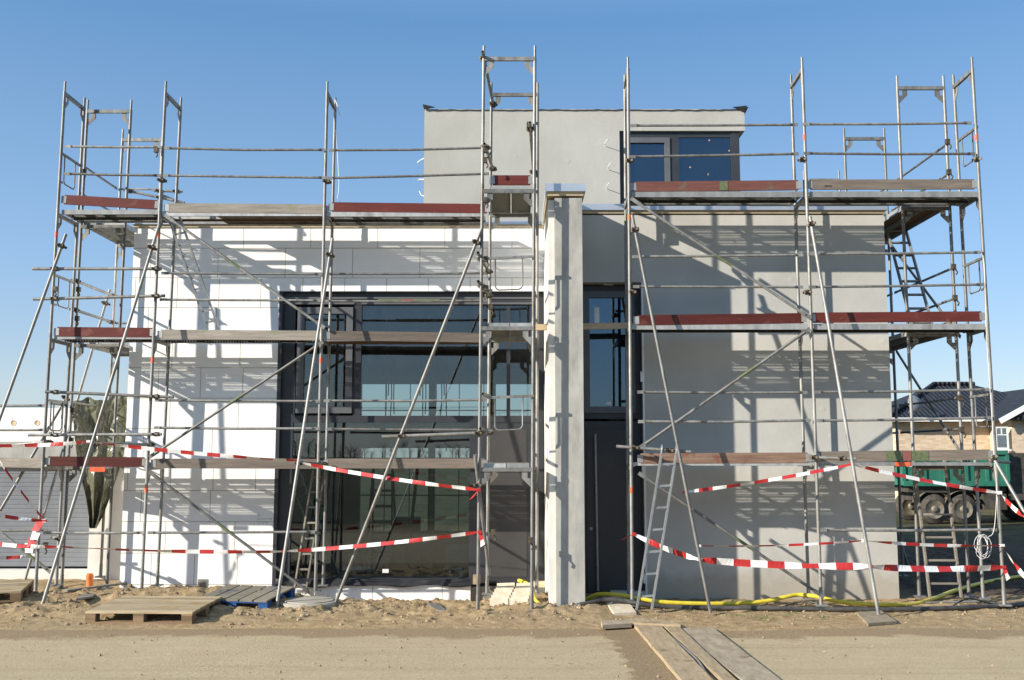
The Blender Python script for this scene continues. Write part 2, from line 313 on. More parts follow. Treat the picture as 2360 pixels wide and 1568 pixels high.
def m_ground():
    k = NT('sandy soil'); f = k.noise(.55, 6); g = k.noise(7, 7, None, .7); h = k.noise(45, 4, None, .7)
    c = k.ramp(g, [(.25,(.13,.085,.042,1)),(.46,(.31,.22,.12,1)),(.74,(.46,.35,.205,1))])
    c = k.mix(k.ramp(f, [(.45,(0,0,0)),(.65,(.65,)*3)]), c, (.31,.235,.14,1))
    sp = k.n('ShaderNodeSeparateXYZ'); k.l(k.co, sp.inputs[0])
    dark = k.math('MULTIPLY', k.ramp(k.math('MULTIPLY_ADD', k.noise(.9,4), 1.2, sp.outputs[0]), [(.0,(0,0,0)),(1,(1,)*3)]), 1)
    # darker topsoil on the plot right of and behind the house
    rx = k.n('ShaderNodeMapRange'); k.l(sp.outputs[0], rx.inputs[0]); rx.inputs[1].default_value = 5.6; rx.inputs[2].default_value = 6.6
    ry = k.n('ShaderNodeMapRange'); k.l(k.math('MULTIPLY_ADD', k.noise(1.2,4), 1.5, sp.outputs[1]), ry.inputs[0]); ry.inputs[1].default_value = 16.4; ry.inputs[2].default_value = 17.2
    c = k.mix(k.math('MULTIPLY', rx.outputs[0], ry.outputs[0]), c, k.ramp(g, [(.3,(.035,.027,.02,1)),(.7,(.10,.08,.06,1))]))
    c = k.mix(k.ramp(h, [(.60,(0,0,0)),(.70,(.6,)*3)]), c, (.5,.43,.33,1)); c = k.mix(k.ramp(h, [(.30,(.7,)*3),(.42,(0,0,0))]), c, (.13,.09,.055,1))
    fy = k.n('ShaderNodeMapRange'); k.l(k.math('MULTIPLY_ADD', f, 6, sp.outputs[1]), fy.inputs[0]); fy.inputs[1].default_value = 6; fy.inputs[2].default_value = 2
    fb = k.n('ShaderNodeMapRange'); k.l(k.math('MULTIPLY_ADD', f, 4, sp.outputs[1]), fb.inputs[0]); fb.inputs[1].default_value = 25; fb.inputs[2].default_value = 29
    c = k.mix(k.math('MAXIMUM', fy.outputs[0], fb.outputs[0]), c, k.ramp(k.noise(.9, 8, None, .75), [(.35,(.03,.03,.016,1)),(.65,(.11,.10,.055,1))]))       # fields across the road
    k.bump(k.math('ADD', k.math('MULTIPLY', g, 1.0), k.math('MULTIPLY', h, .3)), .7, .05)
    return k.set(c, .95, 0, .1)
M['ground'] = m_ground()
def m_road():
    k = NT('dusty road'); f = k.noise(.5, 6, k.scale((.7,1.2,1))); g = k.noise(27, 6, None, .85); tr_ = k.noise(1.0, 4, k.scale((.12,3.2,1))); h = k.noise(2.4, 9, k.scale((.8,1.3,1)), .7)
    c = k.ramp(h, [(.3,(.39,.305,.185,1)),(.7,(.45,.365,.235,1))])
    c = k.mix(k.ramp(f, [(.45,(0,0,0)),(.7,(.3,)*3)]), c, (.37,.285,.175,1)); c = k.mix(k.ramp(tr_, [(.52,(0,0,0)),(.66,(.45,)*3)]), c, (.29,.225,.135,1))
    sp = k.n('ShaderNodeSeparateXYZ'); k.l(k.co, sp.inputs[0])
    # mud dragged on to the road beside the planks
    u = k.math('ADD', sp.outputs[0], k.math('MULTIPLY', sp.outputs[1], .04))
    e1 = k.noise(1.3, 8, None, .68); mud = k.math('ADD', k.math('ABSOLUTE', k.math('ADD', u, -2.2)), k.math('MULTIPLY', e1, -1.2))
    c = k.mix(k.ramp(mud, [(-.0,(.85,)*3),(.07,(0,0,0))]), c, k.mix(g, (.15,.10,.052,1), (.30,.22,.13,1)))
    edge = k.math('MULTIPLY_ADD', e1, -1.3, k.math('MULTIPLY_ADD', sp.outputs[1], -1, 13.35))
    c = k.mix(k.ramp(edge, [(.0,(.85,)*3),(.16,(0,0,0))]), c, k.mix(g, (.17,.115,.06,1), (.32,.235,.14,1)))
    c = k.mix(k.ramp(g, [(.56,(0,0,0)),(.66,(.6,)*3)]), c, (.56,.50,.40,1)); c = k.mix(k.ramp(g, [(.36,(.8,)*3),(.45,(0,0,0))]), c, (.17,.13,.085,1))
    k.bump(g, .7, .02); return k.set(c, .93, 0, .15)
M['road'] = m_road()

# ------------------------------------------------------------------ ground, road
def sst(a, b, x): t = min(1, max(0, (x-a)/(b-a))); return t*t*(3-2*t)
def ground_h(x, y):
    n1 = noise.noise((x*.45, y*.45, 3)); n2 = noise.noise((x*2.3, y*2.3, 9)); n3 = noise.noise((x*7, y*7, 1)); n4 = noise.noise((x*16, y*16, 5))
    near = sst(60, 30, abs(x)) * sst(60, 35, y)
    z = -.05 + (.062 + .02*n1) * sst(12.55 + .35*n1, 13.5 + .3*n1, y) * near
    amp = sst(13.1, 14.6, y) * near
    z += amp * (.022*n2 + .02*n3 + .010*n4)
    crumb = amp * sst(2.2, .6, x) * sst(16.6, 15.9, y)
    z += crumb * (.035 + .06*max(0, n2+.1) + .055*abs(n3) + .028*n4)
    z += .18 * math.exp(-((x+5.0)/1.5)**2 - ((y-15.35)/.55)**2) + .10*math.exp(-((x+7.6)/1.2)**2 - ((y-15.2)/1.0)**2)
    z -= .11 * sst(15.1, 15.7, y) * sst(17.2, 16.9, y) * sst(-3.3, -2.6, x) * sst(.2, -.5, x)
    z -= .16 * sst(15.9, 16.6, y) * sst(17.2, 16.9, y) * sst(-4.2, -3.4, x) * sst(1.2, .4, x)
    if x > 6 and y > 16: z += (.25*max(0, noise.noise((x*.35, y*.35, 7))+.35) + .10*n2 + .05*n3) * sst(16, 19, y) * sst(34, 26, y) * sst(6.2, 8.5, x) * sst(26, 18, x)
    return z
def spread(a, b, step, far):
    n = int((b-a)/step); c = [a+i*step for i in range(n+1)]; d = step; lo, hi = a, b; L = []; H = []
    while hi < far: d *= 1.35; hi += d; H.append(hi)
    d = step
    while lo > -far: d *= 1.35; lo -= d; L.append(lo)
    return L[::-1] + c + H
xs = spread(-8.5, 9.5, .05, 900); ys = spread(12.0, 17.6, .045, 900)
mb = MB(); nx = len(xs)
mb.add([(x, y, ground_h(x, y)) for y in ys for x in xs], [(j*nx+i, j*nx+i+1, (j+1)*nx+i+1, (j+1)*nx+i) for j in range(len(ys)-1) for i in range(nx-1)], 0, True)
structure('ground', mb, M['ground'])
mb = MB(); rx = [-300,-120,-60,-30] + [-16+.25*i for i in range(129)] + [30,60,120,300]; ry = [4.5+.25*i for i in range(36)]
mb.add([(x, y, .012*noise.noise((x*.5,y*.5,2)) - .004) for y in ry for x in rx], [(j*len(rx)+i, j*len(rx)+i+1, (j+1)*len(rx)+i+1, (j+1)*len(rx)+i) for j in range(len(ry)-1) for i in range(len(rx)-1)], 0, True)
structure('road', mb, M['road'])

# ------------------------------------------------------------------ the new house
WY, GY, PY = 16.8, 15.8, 14.6
house = thing('house', (0, 17, 0), 'unfinished flat roofed house with white insulated left half and grey rendered right half', 'house')
def part(name, mat, *boxes, parent=house, label=None):
    m = MB()
    for b in boxes: m.box(*b)
    return m.build(name, mat, parent, label)
part('insulated_wall', M['eps'], (-6.31,-3.86,WY,WY+.25,-.4,5.95), (-3.86,.53,WY,WY+.25,4.88,5.95), (-3.86,-.67,WY+.002,WY+.2,-.5,.09), (-6.31,-6.06,WY+.25,25,-.4,5.95), label='wall clad in white insulation boards')
part('rendered_wall', M['render'], (1.02,2.03,GY,GY+.3,4.86,5.93), (2.03,5.85,GY,GY+.3,-.4,5.93), (5.6,5.85,GY+.3,25,-.4,5.93), label='wall of grey cement render')
part('corner_bead', M['white'], (2.018,2.045,GY-.012,GY+.02,0,4.86))
part('threshold', M['concdark'], (-.67,.53,WY+.1,WY+.4,-.5,.06)); part('threshold', M['concdark'], (1.02,2.03,GY+.2,GY+.5,-.3,-.02))
part('stone_step', M['plaster'], (1.5,2.03,GY+.02,GY+.2,-.3,.12))
part('pillar', M['concrete'], (.62,1.02,PY,15.27,-.2,5.90), (.62,1.02,15.46,GY+.5,-.2,5.90), (.62,1.02,15.27,15.46,5.5,5.90), label='bare concrete pillar between the two halves')
part('pillar_insulation', M['plaster'], (.53,.618,PY+.05,15.27,-.1,5.88), (.53,.618,15.46,WY,-.1,5.88), (.53,.618,15.27,15.46,5.5,5.88))
part('foam_strip', M['beige'], (.51,1.04,PY-.02,WY,5.93,5.985), (1.04,5.87,GY-.015,GY+.3,5.955,6.0), (-6.33,.51,WY-.02,WY+.25,5.955,6.0))
part('parapet_capping', M['flash'], (.49,1.07,PY-.06,WY+.3,5.986,6.10), (1.07,5.90,GY-.05,GY+.34,6.002,6.10), (-6.35,.49,WY-.05,WY+.28,6.002,6.07))
rf = part('roof', M['membrane'], (-6.05,5.6,WY+.28,25,5.70,5.88))
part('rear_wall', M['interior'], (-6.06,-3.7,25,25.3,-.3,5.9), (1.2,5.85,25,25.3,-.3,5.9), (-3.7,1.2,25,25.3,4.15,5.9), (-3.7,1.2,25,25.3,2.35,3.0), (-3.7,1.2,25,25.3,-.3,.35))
rw = MB()
for i in range(9): rw.box(-3.7+.6*i, -3.68+.6*i, 25.05, 25.1, .35, 2.35); rw.box(-3.7+.6*i, -3.68+.6*i, 25.05, 25.1, 3.0, 4.15)
for z in (1.2, 3.25): rw.box(-3.7, 1.2, 25.06, 25.09, z, z+.03)
for x in (-2.0, -.55): rw.box(x, x+.16, 24.6, 24.75, 0.1, 5.6)
rw.build('rear_window_bars', M['anthra'], house)
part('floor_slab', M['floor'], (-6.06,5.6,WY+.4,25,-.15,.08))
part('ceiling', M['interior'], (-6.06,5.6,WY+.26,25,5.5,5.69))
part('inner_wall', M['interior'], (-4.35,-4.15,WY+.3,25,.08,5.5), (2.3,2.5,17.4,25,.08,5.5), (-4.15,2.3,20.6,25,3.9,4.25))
# front window wall
win = MB(); FY = WY + .09
fr = win.box
fr(-3.86,-3.80,WY-.004,WY+.24,.09,4.878); fr(-3.86,.53,WY-.006,WY+.24,4.865,4.879)
window = win.build('window', M['anthra'], house, 'tall window wall with anthracite frame')
def frame_rect(name, mat, x0, x1, z0, z1, wd, y0, y1, parent):
    m = MB(); m.box(x0,x0+wd,y0,y1,z0,z1); m.box(x1-wd,x1,y0,y1,z0,z1); m.box(x0+wd,x1-wd,y0,y1,z1-wd,z1); m.box(x0+wd,x1-wd,y0,y1,z0,z0+wd)
    return m.build(name, mat, parent)
m = MB(); m.box(-3.80,.53,FY-.02,FY+.1,4.66,4.865); m.box(-3.80,-3.60,FY-.01,FY+.1,.09,4.66); m.box(.36,.53,FY-.02,FY+.1,.09,4.66)
m.box(-3.60,.36,FY-.012,FY+.1,2.71,2.82); m.box(-2.62,-2.50,FY-.014,FY+.1,2.82,4.66); m.box(-.70,-.55,FY-.014,FY+.1,.09,2.71); m.box(-3.60,-.70,FY-.012,FY+.1,.09,.20)
m.box(-.09,-.03,FY-.008,FY+.1,2.82,4.66)
m.build('frame', M['anthra'], window)
m = MB(); m.box(-3.80,-2.62,FY-.035,FY-.021,4.67,4.70); m.box(-3.8,.4,FY-.035,FY-.021,4.76,4.79); m.box(-2.5,.4,FY-.035,FY-.021,4.67,4.70); m.build('blind_box_ledge', M['anthra2'], window)
frame_rect('sash', M['anthra2'], -3.56,-2.64,2.86,4.62,.11,FY-.04,FY+.05,window)
for nme, b in (('pane',(-3.45,-2.75,2.97,4.51)),('pane',(-2.50,-.09,2.82,4.66)),('pane',(-.03,.36,2.82,4.66)),('pane',(-3.60,-.70,.20,2.71))):
    MB().box(b[0],b[1],FY+.03,FY+.045,b[2],b[3]).build(nme, M['glass'], window)
MB().box(-2.1,-2.0,FY+.02,FY+.028,.28,.34).build('sticker_or_glint', M['white'], window)
sd = MB().box(-.55,.36,FY+.0,FY+.06,.12,2.71).build('side_door', M['anthra'], house)
MB().box(-.38,.24,FY-.006,FY-.001,.22,2.60).build('panel', M['panel'], sd)
def skirt(u, v): return Vector((-3.8+3.15*u, WY-.01-.05*abs(noise.noise((u*12,v*2,0)))-.04*v, .20-.11*v-.04*noise.noise((u*7,0,4))*v))
MB().grid(skirt, 60, 6).build('sealing_membrane', M['membrane'], house)
part('inner_sill', M['plaster'], (-3.6,-.7,FY+.11,FY+.40,.085,.195))
m = MB()
for a in ([(605,1196),(626,1196)],[(622,1194),(626,1196),(623,1199)],[(592,1188),(594,1185),(595,1190),(598,1186),(600,1190)],[(592,1197),(595,1194),(597,1199),(600,1195),(603,1198)],[(591,1205),(594,1202),(598,1206),(602,1201),(606,1206),(611,1203),(618,1206)]): m.path([U(x,y,WY-.001) for x,y in a], .0025, 5)
m.build('pencil_note', M['concdark'], house)
# entrance
DY = GY + .22
door = MB().box(1.03,2.02,DY,DY+.06,.0,2.70).build('door', M['anthra'], house, 'dark front door with long bar handle')
MB().box(1.16,1.90,DY-.02,DY-.002,.10,2.56).build('panel', M['panel'], door)
hb = MB(); hb.tube((1.31,DY-.09,.12),(1.29,DY-.09,2.5),.018); [hb.tube((1.30,DY-.09,z),(1.30,DY-.021,z),.012) for z in (.5,1.3,2.2)]; hb.build('handle', M['handle'], door)
MB().tube((1.22,DY-.035,1.05),(1.22,DY-.021,1.05),.025).build('lock', M['handle'], door)
uw = frame_rect('entrance_window', M['anthra'], 1.03,2.02,2.74,4.84,.09,DY,DY+.08,house)
frame_rect('sash', M['anthra2'], 1.12,1.93,2.83,4.75,.10,DY-.03,DY+.05,uw)
MB().box(1.22,1.83,DY+.02,DY+.035,2.93,4.65).build('pane', M['glassblue'], uw)
MB().box(1.30,1.38,DY+.008,DY+.018,4.25,4.5).build('sticker_or_glint', M['white'], uw); MB().box(1.47,1.55,DY+.008,DY+.018,2.96,3.0).build('sticker_or_glint', M['white'], uw)
part('light_box', M['white'], (1.45,1.6,DY-.05,DY-.002,4.845,4.90)); 
m = MB()
for z in (.25,1.85,3.3): m.box(1.985,2.03,GY-.02,GY-.001,z,z+.16)
m.build('wall_bracket', M['white'], house)
# upper storey
BY, BX0, BX1, BT = 18.7, -1.65, 4.38, 8.66
up = part('upper_storey', M['renderlight'], (BX0,2.02,BY,BY+.3,5.88,BT), (2.02,BX1,BY,BY+.3,8.24,BT), (2.02,4.2,BY,BY+.3,5.88,6.15), (BX0,BX0+.3,BY+.3,24,5.88,BT), (4.08,BX1,BY+.3,24,8.24,BT), (4.0,4.2,BY+.3,24,5.88,6.15), (4.0,4.2,21.4,24,6.15,8.24), (BX0+.3,4.08,23.7,24,5.88,BT), (BX0+.3,4.08,BY+.3,23.7,8.3,8.45), label='set back upper storey of light render')
uwin = MB(); 
for b in ((2.02,2.10,BY+.06,BY+.16,6.15,8.24),(2.10,4.12,BY+.06,BY+.16,8.13,8.239),(2.98,3.14,BY+.05,BY+.16,6.15,8.13),(4.12,4.28,BY+.04,BY+.2,6.15,8.239),(4.18,4.28,BY+.2,21.4,8.12,8.238)): uwin.box(*b)
uwin = uwin.build('corner_window', M['anthra'], up)
frame_rect('sash', M['anthra2'], 2.12,2.97,6.17,8.12,.10,BY+.03,BY+.12,uwin)
MB().box(2.22,2.87,BY+.08,BY+.095,6.27,8.02).build('pane', M['glassblue'], uwin); MB().box(3.14,4.12,BY+.08,BY+.095,6.15,8.13).build('pane', M['glassblue'], uwin)
MB().box(4.2,4.215,BY+.2,21.4,6.15,8.12).build('pane', M['glassblue'], uwin)
m = MB()
for x, y in ((1590,386),(1632,403),(1634,324),(1680,348),(1632,402),(1536,358)): p = U(x,y,BY+.07); m.box(p.x-.012,p.x+.012,BY+.065,BY+.078,p.z-.012,p.z+.012)
m.build('sticker_or_glint', M['timber'], uwin)  # painted glints: ceiling spotlights mirrored in the panes, set as warm dots
# roofing felt lapping over the edge
def felt(u, v):
    x = BX0-.02+(BX1-BX0+.06)*u
    e = .05*math.exp(-(u/.012)**2) + .05*math.exp(-((1-u)/.018)**2)
    return Vector((x + (.05 if u > .99 else 0), BY-.03+.5*v, BT+.012+.012*noise.noise((u*40,v,0))+.012*noise.noise((u*9,v,2))+e*(1-v)-.03*(1-v)*(v<.1)))
MB().grid(felt, 140, 4).build('roofing_felt', M['membrane'], up)
m = MB(); m.prism([(BX1+.01,BY-.05,BT-.07),(BX1+.04,BY-.06,BT+.05),(BX1-.22,BY-.05,BT+.025)],(0,.03,0)); m.build('felt_corner', M['membrane'], up); m = MB(); m.prism([(BX0-.03,BY-.05,BT+.08),(BX0+.20,BY-.05,BT+.025),(BX0-.01,BY-.05,BT-.01)],(0,.03,0)); m.build('felt_corner', M['membrane'], up)
m = MB()
for sx, sy, pts in ((1,1,[(978,365),(968,370),(961,376)]),(1,1,[(978,414),(965,414),(962,417),(975,416)]),(1,1,[(978,453),(970,450),(966,441)])): m.path([U(a,b,BY+.5) for a,b in pts], .009, 6)
for a, b in ((1395,338),(1402,392),(1399,437)): p = U(a,b,BY); m.path([p, p+Vector((-.02,-.08,.03)), p+Vector((.0,-.2,.05)), p+Vector((.03,-.21,.08))], .007, 6)
m.build('loose_cable', M['white'], up)
# inside the house: step ladder, hanging cables
sl_ = thing('step_ladder', (-2.4,19.2,.08), 'dark step ladder standing inside behind the big lower window pane', 'ladder')
for dy, nme in ((-.45,'ladder_half'),(.45,'ladder_half')):
    m = MB()
    for dx in (-.24,.24): m.bar((-2.4+dx,19.2+dy,.08),(-2.4+dx*.7,19.2,2.1),.03,.07)
    for k in range(1,7): t = k/7; m.bar((-2.4-.24+.07*t,19.2+dy*(1-t),.08+2.02*t),(-2.4+.24-.07*t,19.2+dy*(1-t),.08+2.02*t),.05,.03)
    m.build(nme, M['chassis'], sl_)
for i, x in enumerate((-2.45,-1.75,-1.45)):
    m = MB()
    for q in range(5): m.path([(x+.05*q+.03*noise.noise((q,k*.6,i)),19.5,5.4-k*.35) for k in range(6+(q*3+i)%5)], .012, 5)
    tag(m.build('hanging_cables', M['black']), ('bunch of black cables hanging inside the opening sash','bunch of black cables hanging inside left in the big upper pane','bunch of black cables hanging inside by the middle of the upper pane')[i], 'cables')
bx_ = thing('building_material', (-1.9,19.6,.08), 'dark stack of building material and a bin inside behind the lower window pane', 'material stack')
MB().box(-2.25,-1.75,19.4,19.9,.08,1.0).build('stack', M['chassis'], bx_); MB().box(-1.7,-1.25,19.3,19.8,.08,.75).build('bin', M['rubber'], bx_)
MB().tube((-1.95,19.35,.1),(-1.75,19.5,2.3),.03).build('prop', M['chassis'], bx_); MB().tube((-1.5,19.3,.1),(-1.5,19.4,2.2),.03).build('prop', M['steel'], bx_)
m = MB(); m.lathe((-.83,WY+.30,.196),[(.03,0),(.042,.13),(.044,.135)],16); tag(m.build('cup', M['white']), 'white paper cup standing inside the lower window corner', 'cup')

# ------------------------------------------------------------------ scaffold kit
LZ = [2.05, 4.03, 6.015]; RZL = [2.07, 4.08, 6.055]; TOPZ = 8.11
def coupler(parent, p, d=(0,0,1)):
    p = Vector(p); d = Vector(d).normalized(); m = MB()
    m.tube(p-d*.034, p+d*.034, .040, 8); a = d.orthogonal().normalized(); b = d.cross(a)
    m.bar(p-a*.082, p+a*.082, .028, .036, d); m.bar(p-b*.07, p+b*.07, .026, .032, d); m.tube(p+a*.05-d*.03, p+a*.05+d*.03, .011, 6)
    return m.build('coupler', M['coupler'], parent)
def frames(sc, a0, a1, b0, b1, zfoot, marks=True, flat=True, ztop=TOPZ, levels=LZ):
    """a ladder of scaffold frames; a, b: the (x, y) of the two posts at foot and top"""
    zs = [zfoot] + [z for z in levels if z < ztop] + [ztop]
    def at(p0, p1, z): t = z/8.1; return Vector((p0[0]+(p1[0]-p0[0])*t, p0[1]+(p1[1]-p0[1])*t, z))
    for i in range(len(zs)-1):
        z0, z1 = zs[i], zs[i+1]; last = i == len(zs)-2
        m = MB(); zt = z1 - (.17 if last else 0); tr = zt - (.03 if last else .075)
        for p0, p1 in ((a0,a1),(b0,b1)):
            m.tube(at(p0,p1,z0+.001), at(p0,p1,zt-.001), .0242, 12)
            if last: m.tube(at(p0,p1,zt-.003), at(p0,p1,z1), .019, 10, True)
            else: m.tube(at(p0,p1,zt-.03), at(p0,p1,zt+.03), .0265, 12)
            if i == 0: m.box(*(lambda q: (q.x-.075,q.x+.075,q.y-.075,q.y+.075,z0-.02,z0))(at(p0,p1,z0))); m.tube(at(p0,p1,z0),at(p0,p1,z0+.2),.028,12)
        A, B = at(a0,a1,tr), at(b0,b1,tr); m.bar(A, B, .045, .055)
        fr = m.build('frame', M['steel'], sc)
        h = (B-A).normalized(); n = h.cross(Vector((0,0,1)))*.008
        for P, s in ((A,1),(B,-1)):
            g = MB(); e = h*s
            g.prism([P+e*.03+Vector((0,0,-.12)),P+e*.07+Vector((0,0,-.12)),P+e*.07+Vector((0,0,-.03)),P+e*.15+Vector((0,0,-.03)),P+e*.15+Vector((0,0,-.12)),P+e*.03+Vector((0,0,-.24))], n); g.build('corner_plate', M['steel'], fr)
        if marks and R.random() < .32:
            q = at(a0,a1,z1-.35 if not last else z1-1.2); q2 = at(a0,a1,(z1-.35 if not last else z1-1.2)-.09)
            MB().tube(q,q2,.0252,12).build('marking_band', M['orangetape'] if R.random() < .55 else M['greywood'], fr)
def rail(sc, p, q, name='guard_rail', ends=True, mat='steel', r=.0195, hole=False):
    m = MB(); p = Vector(p); q = Vector(q); d = (q-p).normalized(); mid = (p+q)/2 + Vector((0,0,-.006*R.random()*(q-p).length))
    if ends and (q-p).length > .6:
        m.bar(p, p+d*.11, .012, .045); m.bar(q-d*.11, q, .012, .045); m.path([p+d*.09, p+d*.14, mid, q-d*.14, q-d*.09], r, 10)
    else: m.tube(p, q, r, 12, hole)
    return m.build(name, M[mat], sc)
def loose(sc, p, q, name='tube', joints=()):
    o = rail(sc, p, q, name, False, 'steel', .0242, True)
    for t in joints: coupler(o, Vector(p).lerp(Vector(q), t), (0,0,1))
    return o
def brace(sc, p, q):
    m = MB(); d = (Vector(q)-Vector(p)).normalized(); m.tube(Vector(p)+d*.05, Vector(q)-d*.05, .0215, 10)
    for e, s in ((Vector(p),1),(Vector(q),-1)): m.bar(e-d*s*.05, e+d*s*.12, .014, .055)
    o = m.build('diagonal_brace', M['steel'], sc)
    c = Vector(p).lerp(Vector(q), R.uniform(.35,.6)); MB().tube(c-d*.14, c+d*.14, .0222, 10).build('paint_mark', M['green'], o)
    return o
def deck(sc, x0, x1, y0, y1, z, kind='perf', along='x', gap=None, eh=.08):
    if along == 'x': halves = [(x0,x1,y0,(y0+y1)/2-.006),(x0,x1,(y0+y1)/2+.006,y1)]; c2 = (y0+y1)/2
    else: halves = [(x0,(x0+x1)/2-.006,y0,y1),((x0+x1)/2+.006,x1,y0,y1)]
    for a,b,c,d in halves:
        m = MB()
        if along == 'x':
            m.box(a,b,c,c+.004,z-eh,z,1 if c < c2 else 0); m.box(a,b,d-.004,d,z-.05,z,1); m.box(a,b,c+.004,c+.03,z-eh,z-eh+.004,0); m.box(a,b,d-.02,d-.004,z-.05,z-.046,0)
            m.box(a,a+.03,c+.004,d-.004,z-.06,z-.004,1); m.box(b-.03,b,c+.004,d-.004,z-.06,z-.004,1)
            ga = gap if gap else a+.03
            if kind == 'perf':
                for zz, mi in ((z-.002,0),(z-.007,2)): m.add([(ga,c+.004,zz),(b-.03,c+.004,zz),(b-.03,d-.004,zz),(ga,d-.004,zz)],[(0,1,2,3)],mi)
            else: m.box(ga,b-.03,c+.004,d-.004,z-.006,z-.002,0)
            if kind == 'perf':
                for k in (1,2): yy = c+(d-c)*k/3; m.box(a+.03,b-.03,yy-.008,yy+.008,z-.022,z-.0075,2)
        else:
            m.box(a,a+.004,c,d,z-.075,z,1); m.box(b-.004,b,c,d,z-.075,z,1); m.box(a+.004,b-.004,c,c+.03,z-.06,z-.004,1); m.box(a+.004,b-.004,d-.03,d,z-.06,z-.004,1)
            m.box(a+.004,b-.004,c+.03,d-.03,z-.006,z-.002,0)
            if kind == 'solid':
                for q in range(int((d-c-.1)/.055)): yy = c+.05+q*.055; m.box(a+.006,b-.006,yy,yy+.022,z-.017,z-.0065,0)
        m.build('deck_plank', [M[kind], M['channel'], M['perf_low'] if kind == 'perf' else M[kind]], sc)
def toe(sc, p, q, mat, h=.145, label=None):
    p = Vector(p); q = Vector(q); d = (q-p).normalized(); z = Vector((0,0,h/2)); m = MB()
    m.bar(p-z, q-z, .03, h); o = m.build('toe_board', M[mat], sc, label)
    for e, s in ((p,1),(q,-1)):
        b = MB(); c = e-z-Vector((0,0,.0)); b.bar(c-d*s*.05, c+d*s*.03, .036, .11); b.build('end_fitting', M['channel'], o)
    return o
def side_guard(sc, p, q):                     # short end rail with a hanging loop
    p = Vector(p); q = Vector(q); d = (q-p); m = MB(); m.bar(p, q, .03, .035)
    a = p+d*.25; b = p+d*.78; dn = Vector((0,0,-.46)); u = d.normalized()*.05
    m.path([a, a+dn*.9, a+dn*.97+u*.5, a+dn+u, b+dn-u, b+dn*.97-u*.5, b+dn*.9, b], .011, 8)
    m.bar(p+d*.05+Vector((0,0,-.46)), p+d*.2+Vector((0,0,-.46)), .02, .03)
    m.build('side_guard', M['steel'], sc)
def raker(sc, p, q, tc=.04):
    p = Vector(p); q = Vector(q); o = rail(sc, p, q, 'raking_tube', False, 'steel', .0242, True)
    c = p.lerp(q, tc); coupler(o, c, (q-p)); return o
def stud(sc, p):
    m = MB(); m.box(p[0]-.03,p[0]+.03,p[1]-.03,p[1]+.03,p[2]-.05,p[2]+.03); m.path([Vector(p)+Vector((.01,-.03,-.05)),Vector(p)+Vector((.04,-.04,-.1)),Vector(p)+Vector((.02,-.04,-.14))],.012,6); m.build('wedge_fitting', M['coupler'], sc)

# ---- left scaffold
YO, YI = 15.8, 16.55
ls = thing('scaffold', (-4.2, YO, 0), 'long galvanised scaffold before the white insulated wall, red and grey boards on three decks', 'scaffold')
LX = [(-7.20,-7.14), (-5.60,-5.53), (-2.97,-2.95)]
for x0, x1 in LX: frames(ls, (x0,YO), (x1,YO), (x0-.02,YI), (x1,YI), .14)
yt = YO-.03
for x0,y0,x1,y1,mt in ((150,450,362,462,'red'),(387,469,750,472,'greywood'),(765,467,1122,471,'red'),(133,754,351,756,'red'),(371,760,733,763,'greywood'),(757,763,1118,768,'brownwood'),
        (112,1052,333,1054,'red'),(356,1057,738,1058,'brownwood'),(752,1057,1116,1057,'brownwood')):
    toe(ls, U(x0,y0,yt+.06), U(x1,y1,yt+.06), mt, .15)
for k, z in enumerate(LZ):
    xb = [-7.17+.005*k*4, -5.57+.01*k, -2.96, -.40]
    for i in range(3):
        kd = 'ply' if (k,i) in ((2,1),(1,2)) else 'perf'
        dz = (-.005,-.03,-.04)[i] if k == 2 else (0,-.01,-.03)[i]
        deck(ls, xb[i]+.03, xb[i+1]-.03, YO+.02, YI-.02, z+dz+.012, kd, 'x', gap=-4.75 if (k,i) == (2,1) else None, eh=.05 if k == 0 else .075)
yr = YO-.035
for a in ((150,338,373,340),(148,401,372,405),(378,342,752,346),(375,405,752,410)): rail(ls, U(a[0],a[1],yr), U(a[2],a[3],yr))
for a in ((758,347,1131,341),(754,411,1127,401)): rail(ls, U(a[0],a[1],yr), U(a[2],a[3],yr))
for a in ((372,630,743,632),(368,691,741,693),(748,632,1124,630),(745,694,1124,693),(357,923,738,925),(355,986,737,988),(746,924,1122,922),(752,989,1118,991),(100,1228,333,1228),(340,1228,726,1226)): rail(ls, U(a[0],a[1],yr), U(a[2],a[3],yr))
m = MB(); m.tube(U(872,693,yr),U(925,693,yr),.0215); m.tube(U(952,693,yr),U(1014,693,yr),.0215); o = m.build('paint_mark', M['green'], ls); MB().tube(U(925,693,yr),U(952,693,yr),.0215).build('paint_mark', M['redmark'], ls)
for a in ((75,620,372,620),(77,690,380,682),(105,903,400,916),(65,1003,372,1001)):
    o = loose(ls, U(a[0],a[1],yr-.03), U(a[2],a[3],yr-.03)); 
    for xx in (128,360): t = (xx-a[0])/(a[2]-a[0]); coupler(o, U(xx, a[1]+(a[3]-a[1])*t, yr-.01), (0,0,1))
yb = YO-.06
brace(ls, U(385,500,yb), U(742,752,yb)); brace(ls, U(738,792,yb), U(350,1050,yb)); brace(ls, U(350,1092,yb), U(716,1368,yb))
raker(ls, U(152,540,YO-.05), U(-60,1130,YO-.65), .05)
raker(ls, U(365,524,YO-.06), U(95,1403,14.62), .06); raker(ls, U(766,550,YO-.06), U(637,1400,14.6), .05)
loose(ls, U(188,1022,15.1), U(350,1025,15.82), joints=(.2,.97)); loose(ls, U(686,1067,15.05), U(748,1070,15.75), joints=(.05,.95))
for z in (4.0, 5.97): side_guard(ls, (-7.17,YO,z+.98), (-7.17,YI,z+.98))
side_guard(ls, (-7.19,YO,2.04+.98), (-7.19,YI,2.04+.98))
for x, y in ((127,665),(360,345),(105,1255)): stud(ls, U(x,y,YO-.03))
